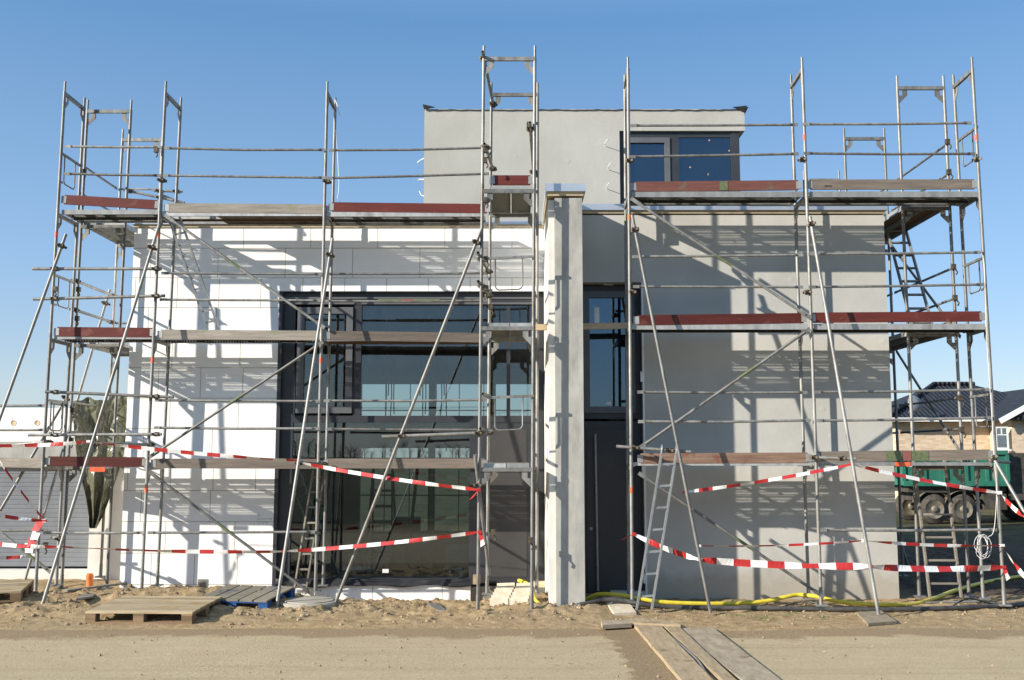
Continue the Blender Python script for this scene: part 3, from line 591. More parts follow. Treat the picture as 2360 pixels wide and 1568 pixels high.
for x,y in ((755,411),(375,408)): coupler(ls, U(x-2,y+8,YO))
m = MB(); m.path([U(770,225,16.5),U(776,240,16.48),U(783,268,16.45)],.008,5); m.path([U(774,300,16.52),U(778,360,16.5),U(781,420,16.5),U(780,445,16.5),U(777,455,16.5),U(783,468,16.5)],.006,5)
tag(m.build('cable', M['white']), 'thin white cable hanging from the top of the middle frame of the left scaffold', 'cable')

m = MB(); p, q = U(207,1077,YO+.018), U(242,1083,YO+.018); m.box(p.x,q.x,YO+.012,YO+.0195,q.z-.03,p.z); m.build('paint_mark', M['orangetape'], ls)
# ---- left return
lr = thing('scaffold', (-6.8, 17.4, 0), 'narrow scaffold running back along the left end of the house above the green tarpaulin', 'scaffold')
for y in (16.66, 18.22): frames(lr, (-7.18,y), (-7.13,y), (-6.46,y), (-6.40,y), .08, marks=False)
for k, z in enumerate(LZ):
    if k: deck(lr, -7.12, -6.45, 16.7, 18.18, z+.01, 'solid' if k == 2 else 'ply', 'y')
    for h in (.98,.5): 
        if k == 1: loose(lr, (-7.19,16.55,z+h+.02), (-7.19,18.35,z+h+.02), joints=(.06,.93))
        else: rail(lr, (-7.19,16.66,z+h), (-7.19,18.22,z+h))
    rail(lr, (-7.13,18.25,z+.98), (-6.45,18.25,z+.98), ends=False); rail(lr, (-7.13,18.25,z+.5), (-6.45,18.25,z+.5), ends=False)
    stud(lr, (-7.12,16.62,z+.86)); stud(lr, (-7.12,16.62,z+.38))
loose(lr, U(285,438,17.3), U(425,468,17.35), joints=(.1,.6)); loose(lr, U(355,440,18.0), U(420,442,18.0), joints=(.2,.8)); loose(lr, (-6.4,18.3,6.9), (-5.6,21.4,6.9), joints=(.2,)); loose(lr, (-6.4,18.3,6.5), (-5.6,21.4,6.5)) 
raker(lr, U(253,668,18.3), U(55,1345,17.6), .05)
raker(lr, U(160,905,16.72), U(0,1178,16.2), .05)
m = MB(); 
for a in ((-6.4,18.3),(-5.6,21.4)): m.tube((a[0],a[1],5.9),(a[0],a[1],7.0),.0242)
m.build('guard_post', M['steel'], lr)
# ---- low bay before the garage
lg = thing('scaffold', (-9.2, 16.3, 0), 'low scaffold bay with one grey board before the grey garage shutter at the left edge', 'scaffold')
frames(lg, (-9.75,16.2), (-9.75,16.2), (-9.75,16.9), (-9.75,16.9), .05, marks=False, ztop=4.1, levels=[2.04])
for a in ((-60,935,108,935),(-60,991,108,991),(-60,1222,110,1222)): rail(lg, U(a[0],a[1],16.2), U(a[2],a[3],16.2))
toe(lg, U(-60,1053,16.22), U(103,1057,16.0), 'greywood', .15)
deck(lg, -9.7, -7.3, 16.24, 16.9, 2.0, 'solid')
brace(lg, U(0,1226,16.1), U(113,1316,16.1)); loose(lg, U(-40,1032,16.1), U(116,1018,15.9), joints=(.96,)); loose(lg, U(140,1242,16.0), U(118,1238,16.4), joints=(.1,))
side_guard(lg, (-7.22,16.0,2.98), (-7.22,16.62,2.98))

# ---- centre tower
TF, TB = 14.37, 15.86
tw = thing('scaffold', (0, 15.1, 0), 'narrow scaffold tower standing forward beside the concrete pillar', 'scaffold')
frames(tw, (-.47,TF), (-.41,TF), (.27,TF), (.335,TF), .06); frames(tw, (-.38,TB), (-.33,TB), (.375,TB), (.41,TB), .1, marks=False)
for k, z in enumerate(LZ):
    if k: deck(tw, -.36+.02*k, .26+.015*k, TF+.03, TB-.03, z+.012, 'solid', 'y')
    else: deck(tw, -.40, .24, TF+.03, TB-.03, z+.012, 'solid', 'y')
toe(tw, U(1135,405,TF+.1), U(1222,405,TF+.1), 'red', .145)
for (xa,ya),(xb,yb_) in (((1112,120),(1137,246)),((1116,332),(1136,392)),((1221,283),(1229,402))):
    loose(tw, U(xa,ya,TF-.16), U(xb,yb_,TB+.02), joints=(.12,.95))
for (xa,ya),(xb,yb_) in (((1101,583),(1127,628)),((1102,649),(1128,684))): loose(tw, U(xa,ya,TF-.25), U(xb,yb_,TB-.02), joints=(.3,.95))
loose(tw, U(1107,988,TF-.3), U(1130,997,TB), joints=(.35,.97)); loose(tw, U(1112,908,TF-.1), U(1128,913,TB))
for z in (LZ[1], LZ[0]): 
    side_guard(tw, (-.42,TF-.03,z+.92), (.31,TF-.03,z+.95))
for x, y in ((1119,345),(1118,460),(1118,368),(1130,706),(1218,287),(1221,1243),(1136,1225),(1120,596),(1121,663)): stud(tw, U(x,y,TF-.02))
raker(tw, U(1111,524,TF-.06), U(770,1397,14.82), .04); loose(tw, U(880,1007,TF+.05), U(1110,998,TF-.05), joints=(.2,.97))
o = loose(tw, U(1094,1048,TF-.08), U(1127,1325,TF+.3), joints=(.25,))

# ---- right scaffold
RO, RI = 14.8, 15.52
rs = thing('scaffold', (4.3, RO, 0), 'long galvanised scaffold before the grey rendered wall with two red boards on its middle deck', 'scaffold')
RX = [(1.70,1.74), (4.37,4.35), (6.96,6.90)]
for x0, x1 in RX: frames(rs, (x0,RO), (x1,RO), (x0+.03,RI), (x1+.03,RI), .08, levels=RZL)
yt = RO+.03
for x0,y0,x1,y1,mt in ((1461,420,1838,416,'redfaded'),(1866,415,2243,414,'brownwood'),(1467,727,1850,722,'red'),(1873,721,2260,718,'red'),(1476,1045,1860,1043,'ruststain'),(1883,1041,2280,1036,'brownwood')):
    toe(rs, U(x0,y0,yt), U(x1,y1,yt), mt, .15)
m = MB(); p, q = U(2080,1040,yt-.019), U(2100,1062,yt-.019); m.box(p.x,q.x,p.y-.001,p.y+.001,q.z,p.z); m.build('paint_mark', M['redmark'], rs)
for xa,xb in ((2040,2079),(2101,2140)): m = MB(); p, q = U(xa,1040,yt-.019), U(xb,1062,yt-.019); m.box(p.x,q.x,p.y-.001,p.y+.001,q.z,p.z); m.build('paint_mark', M['green'], rs)
for k, z in enumerate(RZL):
    for i in range(2): deck(rs, RX[i][0]+.04, RX[i+1][0]-.06, RO+.02, RI-.02, z-.0, 'perf', eh=.045 if k == 0 else .085)
yr = RO-.035
for a in ((1452,290,1838,288),(1450,362,1840,355),(1850,287,2238,284),(1852,354,2246,355),(1456,592,1850,588),(1458,661,1850,662),(1862,586,2262,582),(1864,662,2268,656),(1468,904,1860,905),(1470,972,1868,969),(1876,904,2280,898),(1880,970,2285,963),(1890,1222,2296,1221)):
    rail(rs, U(a[0],a[1],yr), U(a[2],a[3],yr))
yb = RO-.06
brace(rs, U(1460,462,yb), U(1862,730,yb)); brace(rs, U(1860,762,yb), U(1480,1028,yb)); brace(rs, U(1478,1095,yb), U(1892,1372,yb))
raker(rs, U(1456,496,RO-.06), U(1637,1413,14.2), .04); raker(rs, U(1866,500,RO-.06), U(2025,1423,14.05), .02)
loose(rs, U(1420,1029,RO-.12), U(1592,1042,RO-.35), joints=(.25,.72)); loose(rs, U(1866,1054,RO-.05), U(1973,1058,RO-.3), joints=(.08,.68))
raker(rs, U(2285,1050,RO-.05), U(2420,1285,RO-.8), .03); loose(rs, U(2280,1062,RO+.02), U(2325,1066,15.4))
for z in RZL: side_guard(rs, (6.93,RO,z+.98), (6.95,RI,z+.98))
for x,y in ((1848,362),(2250,362),(1450,365),(1458,668),(1860,668)): coupler(rs, U(x,y+6,RO))
# timber rail running through the slot behind the pillar
tag(MB().bar(U(1234,755,15.365),U(1450,751,15.365),.05,.09).build('timber_beam', M['timber']), 'bare timber rail crossing behind the pillar from the tower to the right scaffold', 'beam')
m = MB(); p, q = U(2062,1067,RO+.018), U(2097,1073,RO+.018); m.box(p.x,q.x,RO+.012,RO+.0195,q.z-.012,p.z+.01); m.build('paint_mark', M['orangetape'], rs)
for xa, xb, mt in ((1658,1677,'green'),): m = MB(); p, q = U(xa,418,yt-.019), U(xb,439,yt-.019); m.box(p.x,q.x,yt-.02,yt-.017,q.z,p.z); m.build('paint_mark', M[mt], rs)
fc = bpy.data.curves.new('stencil', 'FONT'); fc.body = 'HEWSE'; fc.size = .034; fc.extrude = .0004; fo = bpy.data.objects.new('stencil', fc)
tm = bpy.data.meshes.new_from_object(fo); bpy.data.objects.remove(fo); bpy.data.curves.remove(fc); tm.materials.append(M['membrane'])
p = U(1899,431,RO+.0125); st = bpy.data.objects.new('stencil_lettering', tm); COL.objects.link(st); st.parent = rs; st.location = p-BASE[rs.name]; st.rotation_euler = (math.pi/2,0,0)
# ---- right return
rr = thing('scaffold', (6.5, 18, 0), 'scaffold running back along the right end of the grey house with inner ladders', 'scaffold')
for y in (15.56, 18.15, 20.75): frames(rr, (6.06,y), (6.06,y), (6.80,y), (6.79,y), .1, marks=False, ztop=TOPZ if y < 20 else 8.05, levels=RZL)
for k, z in enumerate(RZL):
    for y0, y1 in ((15.6,18.1),(18.2,20.7)):
        deck(rr, 6.10, 6.76, y0, y1, z-.0, 'ply', 'y')
        for h in (.98,.5): rail(rr, (6.84,y0,z+h), (6.84,y1,z+h))
        toe(rr, (6.80,y0,z+.16), (6.80,y1,z+.16), 'brownwood')
    for h in (.98,.5): stud(rr, (6.78,15.5,z+h))
brace(rr, (6.86,18.15,4.0), (6.86,15.6,2.1)); brace(rr, (6.86,15.6,4.0), (6.86,18.15,5.9)); brace(rr, (6.0,18.15,5.7), (6.0,20.7,4.1))
rail(rr, U(2133,1389,15.3), U(2255,1386,15.3), ends=False, r=.016)
raker(rr, (6.1,18.2,3.3), (7.3,19.2,.1)); 

# ---- ladders
def ladder(p, q, wdir, n, label, mat='alu', wid=.36, hook=False, rung=.03):
    p = Vector(p); q = Vector(q); wv = Vector(wdir).normalized()*(wid/2); t = thing('ladder', p, label, 'ladder'); d = (q-p).normalized(); nrm = d.cross(wv).normalized()
    for s in (-1,1):
        m = MB(); m.bar(p+wv*s, q+wv*s, .025, .06, nrm)
        if hook: m.path([q+wv*s, q+wv*s+d*.10-nrm*.0, q+wv*s+d*.15+Vector((0,.03,0)), q+wv*s+d*.13+Vector((0,.08,0)), q+wv*s+d*.05+Vector((0,.09,0))], .014, 8)
        m.build('rail', M[mat], t)
    for i in range(n): c = p.lerp(q, (i+.6)/n); MB().bar(c-wv, c+wv, rung, rung, nrm).build('rung', M[mat], t)
    return t
ladder(U(1484,1405,14.35), U(1540,1050,14.42), (1,.05,.05), 7, 'aluminium ladder with bent top hooks leaning on a tube beside the dark front door', hook=True, wid=.21)
ladder(U(491,757,16.3), U(402,503,16.05), (1,0,.2), 10, 'slanting aluminium ladder inside the left scaffold against the white wall', wid=.17)
ladder(U(690,1370,16.62), U(735,1085,16.66), (1,0,0), 8, 'weathered ladder standing upright before the lower left of the big window', 'greywood', .19)
ladder(U(770,1335,17.7), U(668,1070,17.45), (1,0,.3), 9, 'dim ladder leaning inside behind the left of the lower window pane', 'alu', .2)
ladder((6.44,15.9,4.1), (6.60,17.3,6.1), (1,0,0), 8, 'ladder leading up to the top deck at the right end of the house', 'steel', .32)
ladder((6.36,15.35,.1), (6.25,15.45,2.1), (1,0,0), 6, 'ladder standing on the soil below the lowest deck at the right end', 'greywood', .46)

# ------------------------------------------------------------------ garage and link wall at left
ga = thing('garage', (-9, 18.5, 0), 'low white garage with grey roller shutter at the left edge', 'garage')
gx0, gx1 = -14.0, -7.45
part('wall', M['eps'], (gx0,-6.31,18.5,18.8,2.42,3.02), (gx0,-6.31,18.8,25,2.9,3.0), (gx0,gx0+.3,18.8,25,-.2,2.9), parent=ga)
part('lintel', M['concrete'], (gx0,-7.2,18.42,18.8,2.08,2.42), parent=ga)
part('pier', M['plaster'], (gx1,-6.31,18.3,18.8,-.4,2.42), parent=ga)
sh = MB()
for i in range(24): z = .2+.078*i; sh.add([(gx0,18.62,z),(gx1,18.62,z),(gx1,18.613,z+.01),(gx0,18.613,z+.01),(gx0,18.613,z+.068),(gx1,18.613,z+.068),(gx1,18.62,z+.078),(gx0,18.62,z+.078)],[(0,1,2,3),(3,2,5,4),(4,5,6,7)])
sh.build('roller_shutter', M['shutter'], ga)
part('plinth', M['plaster'], (gx0,gx1,18.3,18.7,-.3,.16), parent=ga)
m = MB()
p, q = U(456,1335,WY), U(479,1368,WY); m.box(p.x,q.x,WY-.004,WY-.0005,q.z,p.z); m.build('mortar_patch', M['concdark'], house)
m = MB()
for x, y in ((57,1003),(157,1003)): p = U(x*.545,975,18.5); m.lathe((p.x,18.494,p.z),[(.05,0),(.04,.01)],14,(0,1,0))
m.build('anchor_cap', M['timber'], ga)
# tarpaulin
E = [(0,166,292),(.12,168,294),(.3,172,290),(.45,178,284),(.6,186,270),(.75,196,255),(.9,203,238),(1,206,222)]
def tarp(u, v):
    for i in range(len(E)-1):
        if E[i][0] <= v <= E[i+1][0]: t = (v-E[i][0])/(E[i+1][0]-E[i][0]); a = E[i][1]+(E[i+1][1]-E[i][1])*t; b = E[i][2]+(E[i+1][2]-E[i][2])*t; break
    y = 928+290*v + 14*noise.noise((u*5,0,1))*(1-v) - (20*math.exp(-((u-.85)/.2)**2) + 10*math.exp(-((u-.3)/.15)**2))*(1-v)
    fold = .12*noise.noise((u*2.6,v*2.2,2)) + (.25+v)*(.13*abs(math.sin(u*8+1.5*noise.noise((u*2,v*2,1)))) ) + .06*abs(noise.noise((u*5-v*4,v*7+u*3,4))) + .03*abs(noise.noise((u*12+v*6,v*13-u*5,9)))
    return U(a+(b-a)*u, y, 17.75 + fold + .25*v)
tag(MB().grid(tarp, 90, 130).build('tarpaulin', M['tarp']), 'crumpled olive green tarpaulin hanging behind the left scaffold', 'tarpaulin')

# ------------------------------------------------------------------ pallets, boards, slabs
def pallet(c, ang, sx, sy, label, mt, md, nslat=7, tilt=(0,0), gapf=.12, h=.15):
    t = thing('pallet', c, label, 'pallet'); t.rotation_euler = (tilt[0], tilt[1], ang); C = Vector(c); K = md
    def bx(m, x0,x1,y0,y1,z0,z1): m.box(C.x+x0,C.x+x1,C.y+y0,C.y+y1,C.z+z0,C.z+z1)
    wsl = sy/nslat
    for i in range(nslat):
        m = MB(); y0 = -sy/2+i*wsl; bx(m,-sx/2,sx/2,y0+wsl*gapf/2,y0+wsl*(1-gapf/2),h-.022,h+.004*R.random()); m.build('slat', M[mt], t)
    for x in (-sx/2, -.07, sx/2-.14):
        m = MB(); bx(m,x,x+.14,-sy/2,sy/2,h-.044,h-.0225); m.build('stringer', M[K], t)
        for y in (-sy/2, -.07, sy/2-.14): m = MB(); bx(m,x+.002,x+.138,y+.001,y+.139,.022,h-.0445); m.build('block', M[K], t)
    for y in (-sy/2, -.07, sy/2-.14): m = MB(); bx(m,-sx/2,sx/2,y,y+.14,0,.0215); m.build('bottom_board', M[K], t)
    return t
pallet((-4.78,14.08,.04), -.04, 1.40, 1.2, 'bare weathered wooden pallet lying flat on the soil in front', 'pallet', 'palletdark', 9, (.035,.0), .11, .15)
pallet((-7.55,14.9,.15), .25, 1.2, .9, 'brown wooden pallet cut off by the left edge of the photo', 'pallet', 'palletdark', 6, (.06,-.03), .14)
pallet((-3.80,15.0,.07), math.pi/2-.22, .9, 1.08, 'blue painted pallet with worn slats against the scaffold foot', 'bluegrey', 'blue', 5, (.0,-.09), .12)
m = MB(); c = G(705,1392,.1); m.lathe((c.x,c.y+.2,-.03),[(.42,0),(.42,.13),(.40,.145),(.36,.15),(.35,.15),(.345,.162),(.05,.165),(.01,.165)],48,smooth=False); tag(m.build('manhole_ring', M['ringconc']), 'round concrete manhole ring with lid beside the blue pallet', 'manhole ring')
def pipe(x, y0, y1, Y, r, label):
    a = U(x,y1,Y); b = U(x,y0,Y); m = MB(); m.tube(a, b, r, 18, True); m.tube(b-Vector((0,0,.05)), b, r*1.12, 18, True); tag(m.build('drain_pipe', M['orange']), label, 'pipe')
pipe(207,1326,1352,17.3,.055,'orange drain pipe stub standing by the pale pier under the tarpaulin'); pipe(788,1388,1404,16.0,.05,'orange drain pipe stub at the foot of the white plinth')
def board(name, pts, z0, th, mat, label, cat, rise=0, group=None):
    P = [G(x,y,z0) for x,y in pts]; m = MB()
    nv = 14; A,B,C_,D = P
    def top(u, v): q = A.lerp(B,u).lerp(D.lerp(C_,u), v); e = .012*noise.noise((v*9,u*3,len(label))); return q + Vector((e*(u-.5)*2, 0, th+rise*v+.006*noise.noise((v*5,u,1))))
    vs = [top(u/4, v/nv) for v in range(nv+1) for u in range(5)]
    n = len(vs); m.add(vs + [q-Vector((0,0,th)) for q in vs], [(j*5+i,j*5+i+1,(j+1)*5+i+1,(j+1)*5+i) for j in range(nv) for i in range(4)]+[(n+j*5,j*5,(j+1)*5,n+(j+1)*5) for j in range(nv)]+[(j*5+4,n+j*5+4,n+(j+1)*5+4,(j+1)*5+4) for j in range(nv)]+[(i,n+i,n+i+1,i+1) for i in range(4)]+[(nv*5+i,nv*5+i+1,n+nv*5+i+1,n+nv*5+i) for i in range(4)])
    return tag(m.build(name, M[mat]), label, cat, group)
board('plank', [(1590,1600),(1665,1600),(1510,1437),(1452,1437)], .005, .045, 'plank', 'broad muddy plank on the road, leftmost of the three running to the house', 'plank')
board('plank', [(1690,1600),(1722,1600),(1553,1441),(1520,1441)], .005, .04, 'plank', 'narrow split plank between the two broad boards on the road', 'plank')
board('sheet', [(1745,1600),(1835,1600),(1642,1450),(1556,1450)], .005, .022, 'plankgrey', 'wet grey board with mud patches, rightmost across the road', 'board')
board('plank', [(1388,1450),(1455,1446),(1452,1436),(1384,1440)], .02, .05, 'plankgrey', 'short grey plank end lying left of the road boards', 'plank')
board('plank', [(1455,1441),(1568,1446),(1545,1435),(1452,1430)], .04, .035, 'plank', 'pale plank lying crosswise on top of the road boards', 'plank')
board('plank', [(1415,1420),(1466,1418),(1440,1392),(1388,1392)], .02, .04, 'stone', 'short pale plank sloping from the dark front door to the soil', 'plank', .06)
board('plank', [(2000,1443),(2066,1438),(2030,1413),(1973,1417)], .015, .035, 'plankgrey', 'wooden pad under the foot of the right raking tube', 'plank')
board('plank', [(60,1412),(108,1412),(104,1404),(56,1404)], .06, .03, 'plankgrey', 'small board under the foot of the left raking tube', 'plank')
board('plank', [(175,1385),(215,1378),(222,1370),(185,1376)], .16, .03, 'greywood', 'broken grey board lying on the soil mound behind the front pallet', 'plank')
tag(MB().bar(G(150,1362,.2),U(320,1340,17.2),.08,.03).build('plank', M['greywood']), 'long thin board lying before the orange pipe stub', 'plank')
board('sheet', [(1000,1408),(1030,1412),(1010,1393),(985,1392)], .06, .02, 'grey', 'grey plastic strip lying on soil left of the slab pile', 'strip')
for i in range(12):
    cx = 1150 if i < 6 else 1195; k = i % 6
    p = U(cx+2*k+(k*1.2), 1396-7*k, 14.85+.09*k); m = MB(); a = .10*(R.random()-.5)
    m.bar(p+Vector((-.13,-.06,0)), p+Vector((.13,-.06+a*.2,.01)), .28, .055, (0,-.55,.85)); tag(m.build('paving_slab', M['stone']), 'pale slab in the tilted pile at the foot of the centre tower', 'slab', 'slabs piled by the tower')
for a,lab in (((1228,1340,1260,1352),'short timber block under the dark side door'),((1090,1325,1106,1345),'timber wedge at the lower right corner of the big window')):
    p = U(a[0],a[1],WY-.1); q = U(a[2],a[3],WY-.1); tag(MB().box(p.x,q.x,WY-.2,WY-.03,q.z,p.z).build('timber_block', M['timber']), lab, 'block')
# ------------------------------------------------------------------ hoses and cables
def smooth(pts, n=8):
    P = [Vector(p) for p in pts]; out = []
    for i in range(len(P)-1):
        a = P[max(i-1,0)]; b = P[i]; c = P[i+1]; d = P[min(i+2,len(P)-1)]
        for k in range(n): t = k/n; out.append(.5*((2*b)+(c-a)*t+(2*a-5*b+4*c-d)*t*t+(3*b-a-3*c+d)*t**3))
    return out+[P[-1]]
def hose(pts, r, mat, label, name='hose', cat='hose', z=.05):
    P = [(U(p[0],p[1],p[2]) if len(p) > 2 else G(p[0],p[1],z)) for p in pts]
    return tag(MB().path(smooth(P), r, 10).build(name, M[mat]), label, cat)
hose([(1335,1392,15.4),(1350,1383,15.3),(1378,1370,15.2),(1425,1371,15.1),(1470,1379,15.05),(1520,1387,15.0),(1600,1391,15.0),(1690,1391,15.05),(1760,1386,15.1),(1810,1376,15.15),(1840,1371,15.2),(1880,1375,15.1),(1930,1386,15.0),(1990,1392,15),(2060,1394,15.0),(2105,1393,15.2),(2150,1380,15.6),(2210,1358,16.5),(2290,1338,17.6),(2400,1322,18.6)], .03, 'yellow', 'yellow hose running along the foot of the grey wall')
hose([(1195,1338,15.9),(1215,1346,15.7),(1224,1362,15.2),(1232,1382,15.0),(1248,1398,14.75),(1268,1405,14.6)], .03, 'yellow', 'short length of yellow hose curling down beside the slab pile')
hose([(1285,1407),(1310,1402),(1340,1393,14.6),(1395,1383,14.75),(1440,1385,14.75),(1480,1393,14.7),(1540,1399),(1640,1401),(1760,1402),(1900,1404),(2050,1405),(2180,1402),(2280,1398),(2420,1388)], .034, 'black', 'thick black pipe lying on the soil before the grey wall', 'pipe', 'pipe')
hose([(1330,1410),(1360,1408),(1385,1402),(1400,1395,14.7),(1412,1388,14.75)], .012, 'grey', 'thin grey cable looping by the front door plank', 'cable', 'cable')
hose([(1512,1445),(1545,1467),(1575,1492),(1605,1520),(1625,1550),(1650,1600)], .016, 'grey', 'pair of grey cables in the gap between the road planks', 'cable', 'cable', .03)
hose([(1795,1402),(1830,1390,14.9),(1860,1386,14.9),(1885,1392,14.8)], .012, 'black', 'thin black cable arching off the black pipe at a scaffold foot', 'cable', 'cable')
hose([(2190,1400),(2215,1385,14.9),(2240,1380,14.9),(2290,1392),(2359,1390),(2400,1388)], .012, 'black', 'thin black cable in a low arch at the right scaffold feet', 'cable', 'cable')
m = MB(); c = U(2262,1262,14.75); pts = []
for i in range(90): t = i/90*2*math.pi*5; rr_ = .17+.05*math.sin(i*.37); pts.append(c+Vector((.5*rr_*math.cos(t)+.03*math.sin(i*.2), .02*math.sin(i), .85*rr_*math.sin(t))))
m.path(pts, .0035, 6); m.path(smooth([c+Vector((.1,0,.15)),U(2290,1220,14.75),U(2296,1130,14.76),U(2290,1060,14.74),U(2285,960,14.74),U(2272,760,14.74),U(2268,620,14.74),U(2262,585,14.73)]), .0045, 6)
tag(m.build('cable_coil', M['tapewhite']), 'coil of thin white cable hung on the last post of the right scaffold', 'cable')
# ------------------------------------------------------------------ barrier tape
TG = 'red and white barrier tapes tied round the scaffold'
def tape(p, q, label, wid=.057, roll=0.0, sag=.03, ph=0.0, per=.2, tail=None):
    p = Vector(p); q = Vector(q); L = (q-p).length; n = max(2, int(round(L/per))); d = (q-p).normalized(); m = MB()
    side = d.cross(Vector((0,0,1))).normalized()
    def row(t):
        c = p.lerp(q,t)+Vector((0,0,-sag*4*t*(1-t))); r = roll + .5*math.sin(t*7+ph*3) + .25*math.sin(t*17+ph)
        u = (Vector((0,0,1))*math.cos(r)+side*math.sin(r)) * (wid/2) * (1-.55*math.exp(-(min(t,1-t)*L/.12)**2)); return c-u, c+u
    for i in range(n):
        for s in range(4):
            a = row((i+s/4)/n); b = row((i+(s+1)/4)/n); th = side*.0015
            m.add([a[0],b[0],b[1],a[1]], [(0,1,2,3)], (i+int(ph*2))%2)
    for e in (p,q): j = R.uniform(.050,.056); hz = R.uniform(.012,.024); m.bar(e+Vector((0,R.uniform(-.006,.006),-hz)), e+Vector((0,0,hz)), j, j, (0,1,0), R.randint(0,1))
    if tail:
        T = [Vector(q)] + [Vector(t) for t in tail]
        for i in range(len(T)-1):
            w_ = Vector((.03,.0,.02)); m.add([T[i]-w_*.6,T[i+1]-w_,T[i+1]+w_,T[i]+w_*.6], [(0,1,2,3)], i%2)
    return tag(m.build('barrier_tape', [M['tapered'],M['tapewhite']]), label, 'tape', TG)
def onto(x, y, Y): return U(x,y,Y)
tape(U(-60,1026,15.2), U(205,1018,15.1), 'tape from the left edge to the raking tube above the left red board', ph=.0, roll=.4)
tape(U(205,1018,15.1), U(690,1062,15.05), 'tape running down from the left raking tube across the white wall to the window', ph=.5, roll=.5)
tape(U(688,1066,15.05), U(1103,1129,14.35), 'upper tape crossing the big window to the centre tower', ph=.5, tail=[U(1085,1150,14.3)])
tape(U(-8,1052,15.2), U(103,1200,15.6), 'tape slanting steeply down from the left edge before the shutter', ph=.5)
tape(U(-50,1176,15.2), U(103,1200,15.6), 'tape at shutter height meeting the steep slanting tape', ph=0)
tape(U(-60,1246,14.9), U(137,1260,14.85), 'low tape from the left edge to the foot of the leaning tube', ph=.5)
tape(U(137,1260,14.85), U(655,1271,14.78), 'low level tape along the white wall between two leaning tubes', ph=0, roll=.7)
tape(U(655,1271,14.78), U(1105,1226,14.35), 'low tape rising across the lower window pane to the tower', ph=.5, tail=[U(1110,1245,14.33),U(1112,1258,14.3)])
tape(U(-50,1284,16), U(78,1279,16.3), 'lowest tape at the left edge beside the garage plinth', ph=.0)
m = MB()
for i,(x,y,mi) in enumerate(((92,1202,0),(85,1222,1),(74,1240,0),(66,1252,1))): p = U(x,y,15.72); q = U(x-11+4*i,y+22,15.70); m.add([p+Vector((-.06,0,0)),p+Vector((.08,0,.02)),q+Vector((.07,-.03,0)),q+Vector((-.05,-.02,0))],[(0,1,2,3)],mi)
tag(m.build('barrier_tape', [M['tapered'],M['tapewhite']]), 'crumpled bundle of tape knotted on the leftmost scaffold post', 'tape', TG)
tape(U(1612,1290,14.42), U(1460,1231,14.74), 'tape sagging from the leaning tube to the post by the ladder', ph=.5, wid=.085, tail=[U(1432,1244,14.7)])
tape(U(1612,1290,14.42), U(2005,1305,14.28), 'broad low tape across the grey wall between two leaning tubes', ph=0, wid=.098, roll=-.25, per=.24)
tape(U(2005,1306,14.28), U(2312,1307,14.72), 'broad low tape from the right leaning tube to the last post', ph=.5, wid=.088, roll=-.2, tail=[U(2318,1322,14.7),U(2323,1336,14.7)])
tape(U(1962,1070,14.45), U(1578,1134,14.55), 'upper tape slanting down across the grey wall to the ladder tube', ph=0, wid=.05, tail=[U(1568,1142,14.5)])
tape(U(1962,1070,14.45), U(2302,1136,14.74), 'upper tape from the right leaning tube across the green truck', ph=.5, wid=.055)
tape(U(1610,1258,14.5), U(1990,1246,14.4), 'thin twisted tape above the broad one on the grey wall', ph=0, wid=.035, roll=.6)
tape(U(1990,1246,14.4), U(2308,1257,14.72), 'thin tape above the broad one before the dark soil', ph=.5, wid=.045, roll=.5)
tape(U(2302,1136,14.74), U(2372,1200,13.9), 'short tape running off the right edge below the truck', ph=.5, wid=.06)
tape(U(2308,1258,14.74), U(2375,1345,13.8), 'tape slanting down off the lower right edge', ph=0, wid=.06)
# ------------------------------------------------------------------ background: tiled house, truck, far trees
nh = thing('house', (19, 42, 0), 'beige brick bungalow with dark tiled hip roof behind the right scaffold', 'house')
HX0, HX1, HY0, HY1, EZ, RZ = 15.4, 24.6, 42, 49.5, 3.75, 5.3
part('wall', M['brick'], (HX0+.5,HX1-.5,HY0+.5,HY1-.5,-.5,EZ), parent=nh)
rf = MB(); rf.add([(HX0,HY0,EZ-.1),(HX1,HY0,EZ-.1),(HX1,HY1,EZ-.1),(HX0,HY1,EZ-.1),(HX0+3.5,HY0+3.8,RZ),(HX1-3.9,HY0+3.8,RZ)], [(0,1,5,4),(1,2,5),(2,3,4,5),(3,0,4),(0,3,2,1)])
rf = rf.build('roof', M['tiles'], nh)
m = MB(); m.bar((HX0,HY0,EZ-.12),(HX1,HY0,EZ-.12),.12,.16); m.bar((HX0,HY0,EZ-.12),(HX0,HY1,EZ-.12),.12,.16); m.build('gutter', M['white'], rf)
m = MB(); m.tube((HX0,HY0,EZ),(HX0+3.5,HY0+3.8,RZ+.05),.11); m.tube((HX0+3.5,HY0+3.8,RZ+.05),(HX1-3.9,HY0+3.8,RZ+.05),.11); m.build('ridge_tiles', M['tiles'], rf)
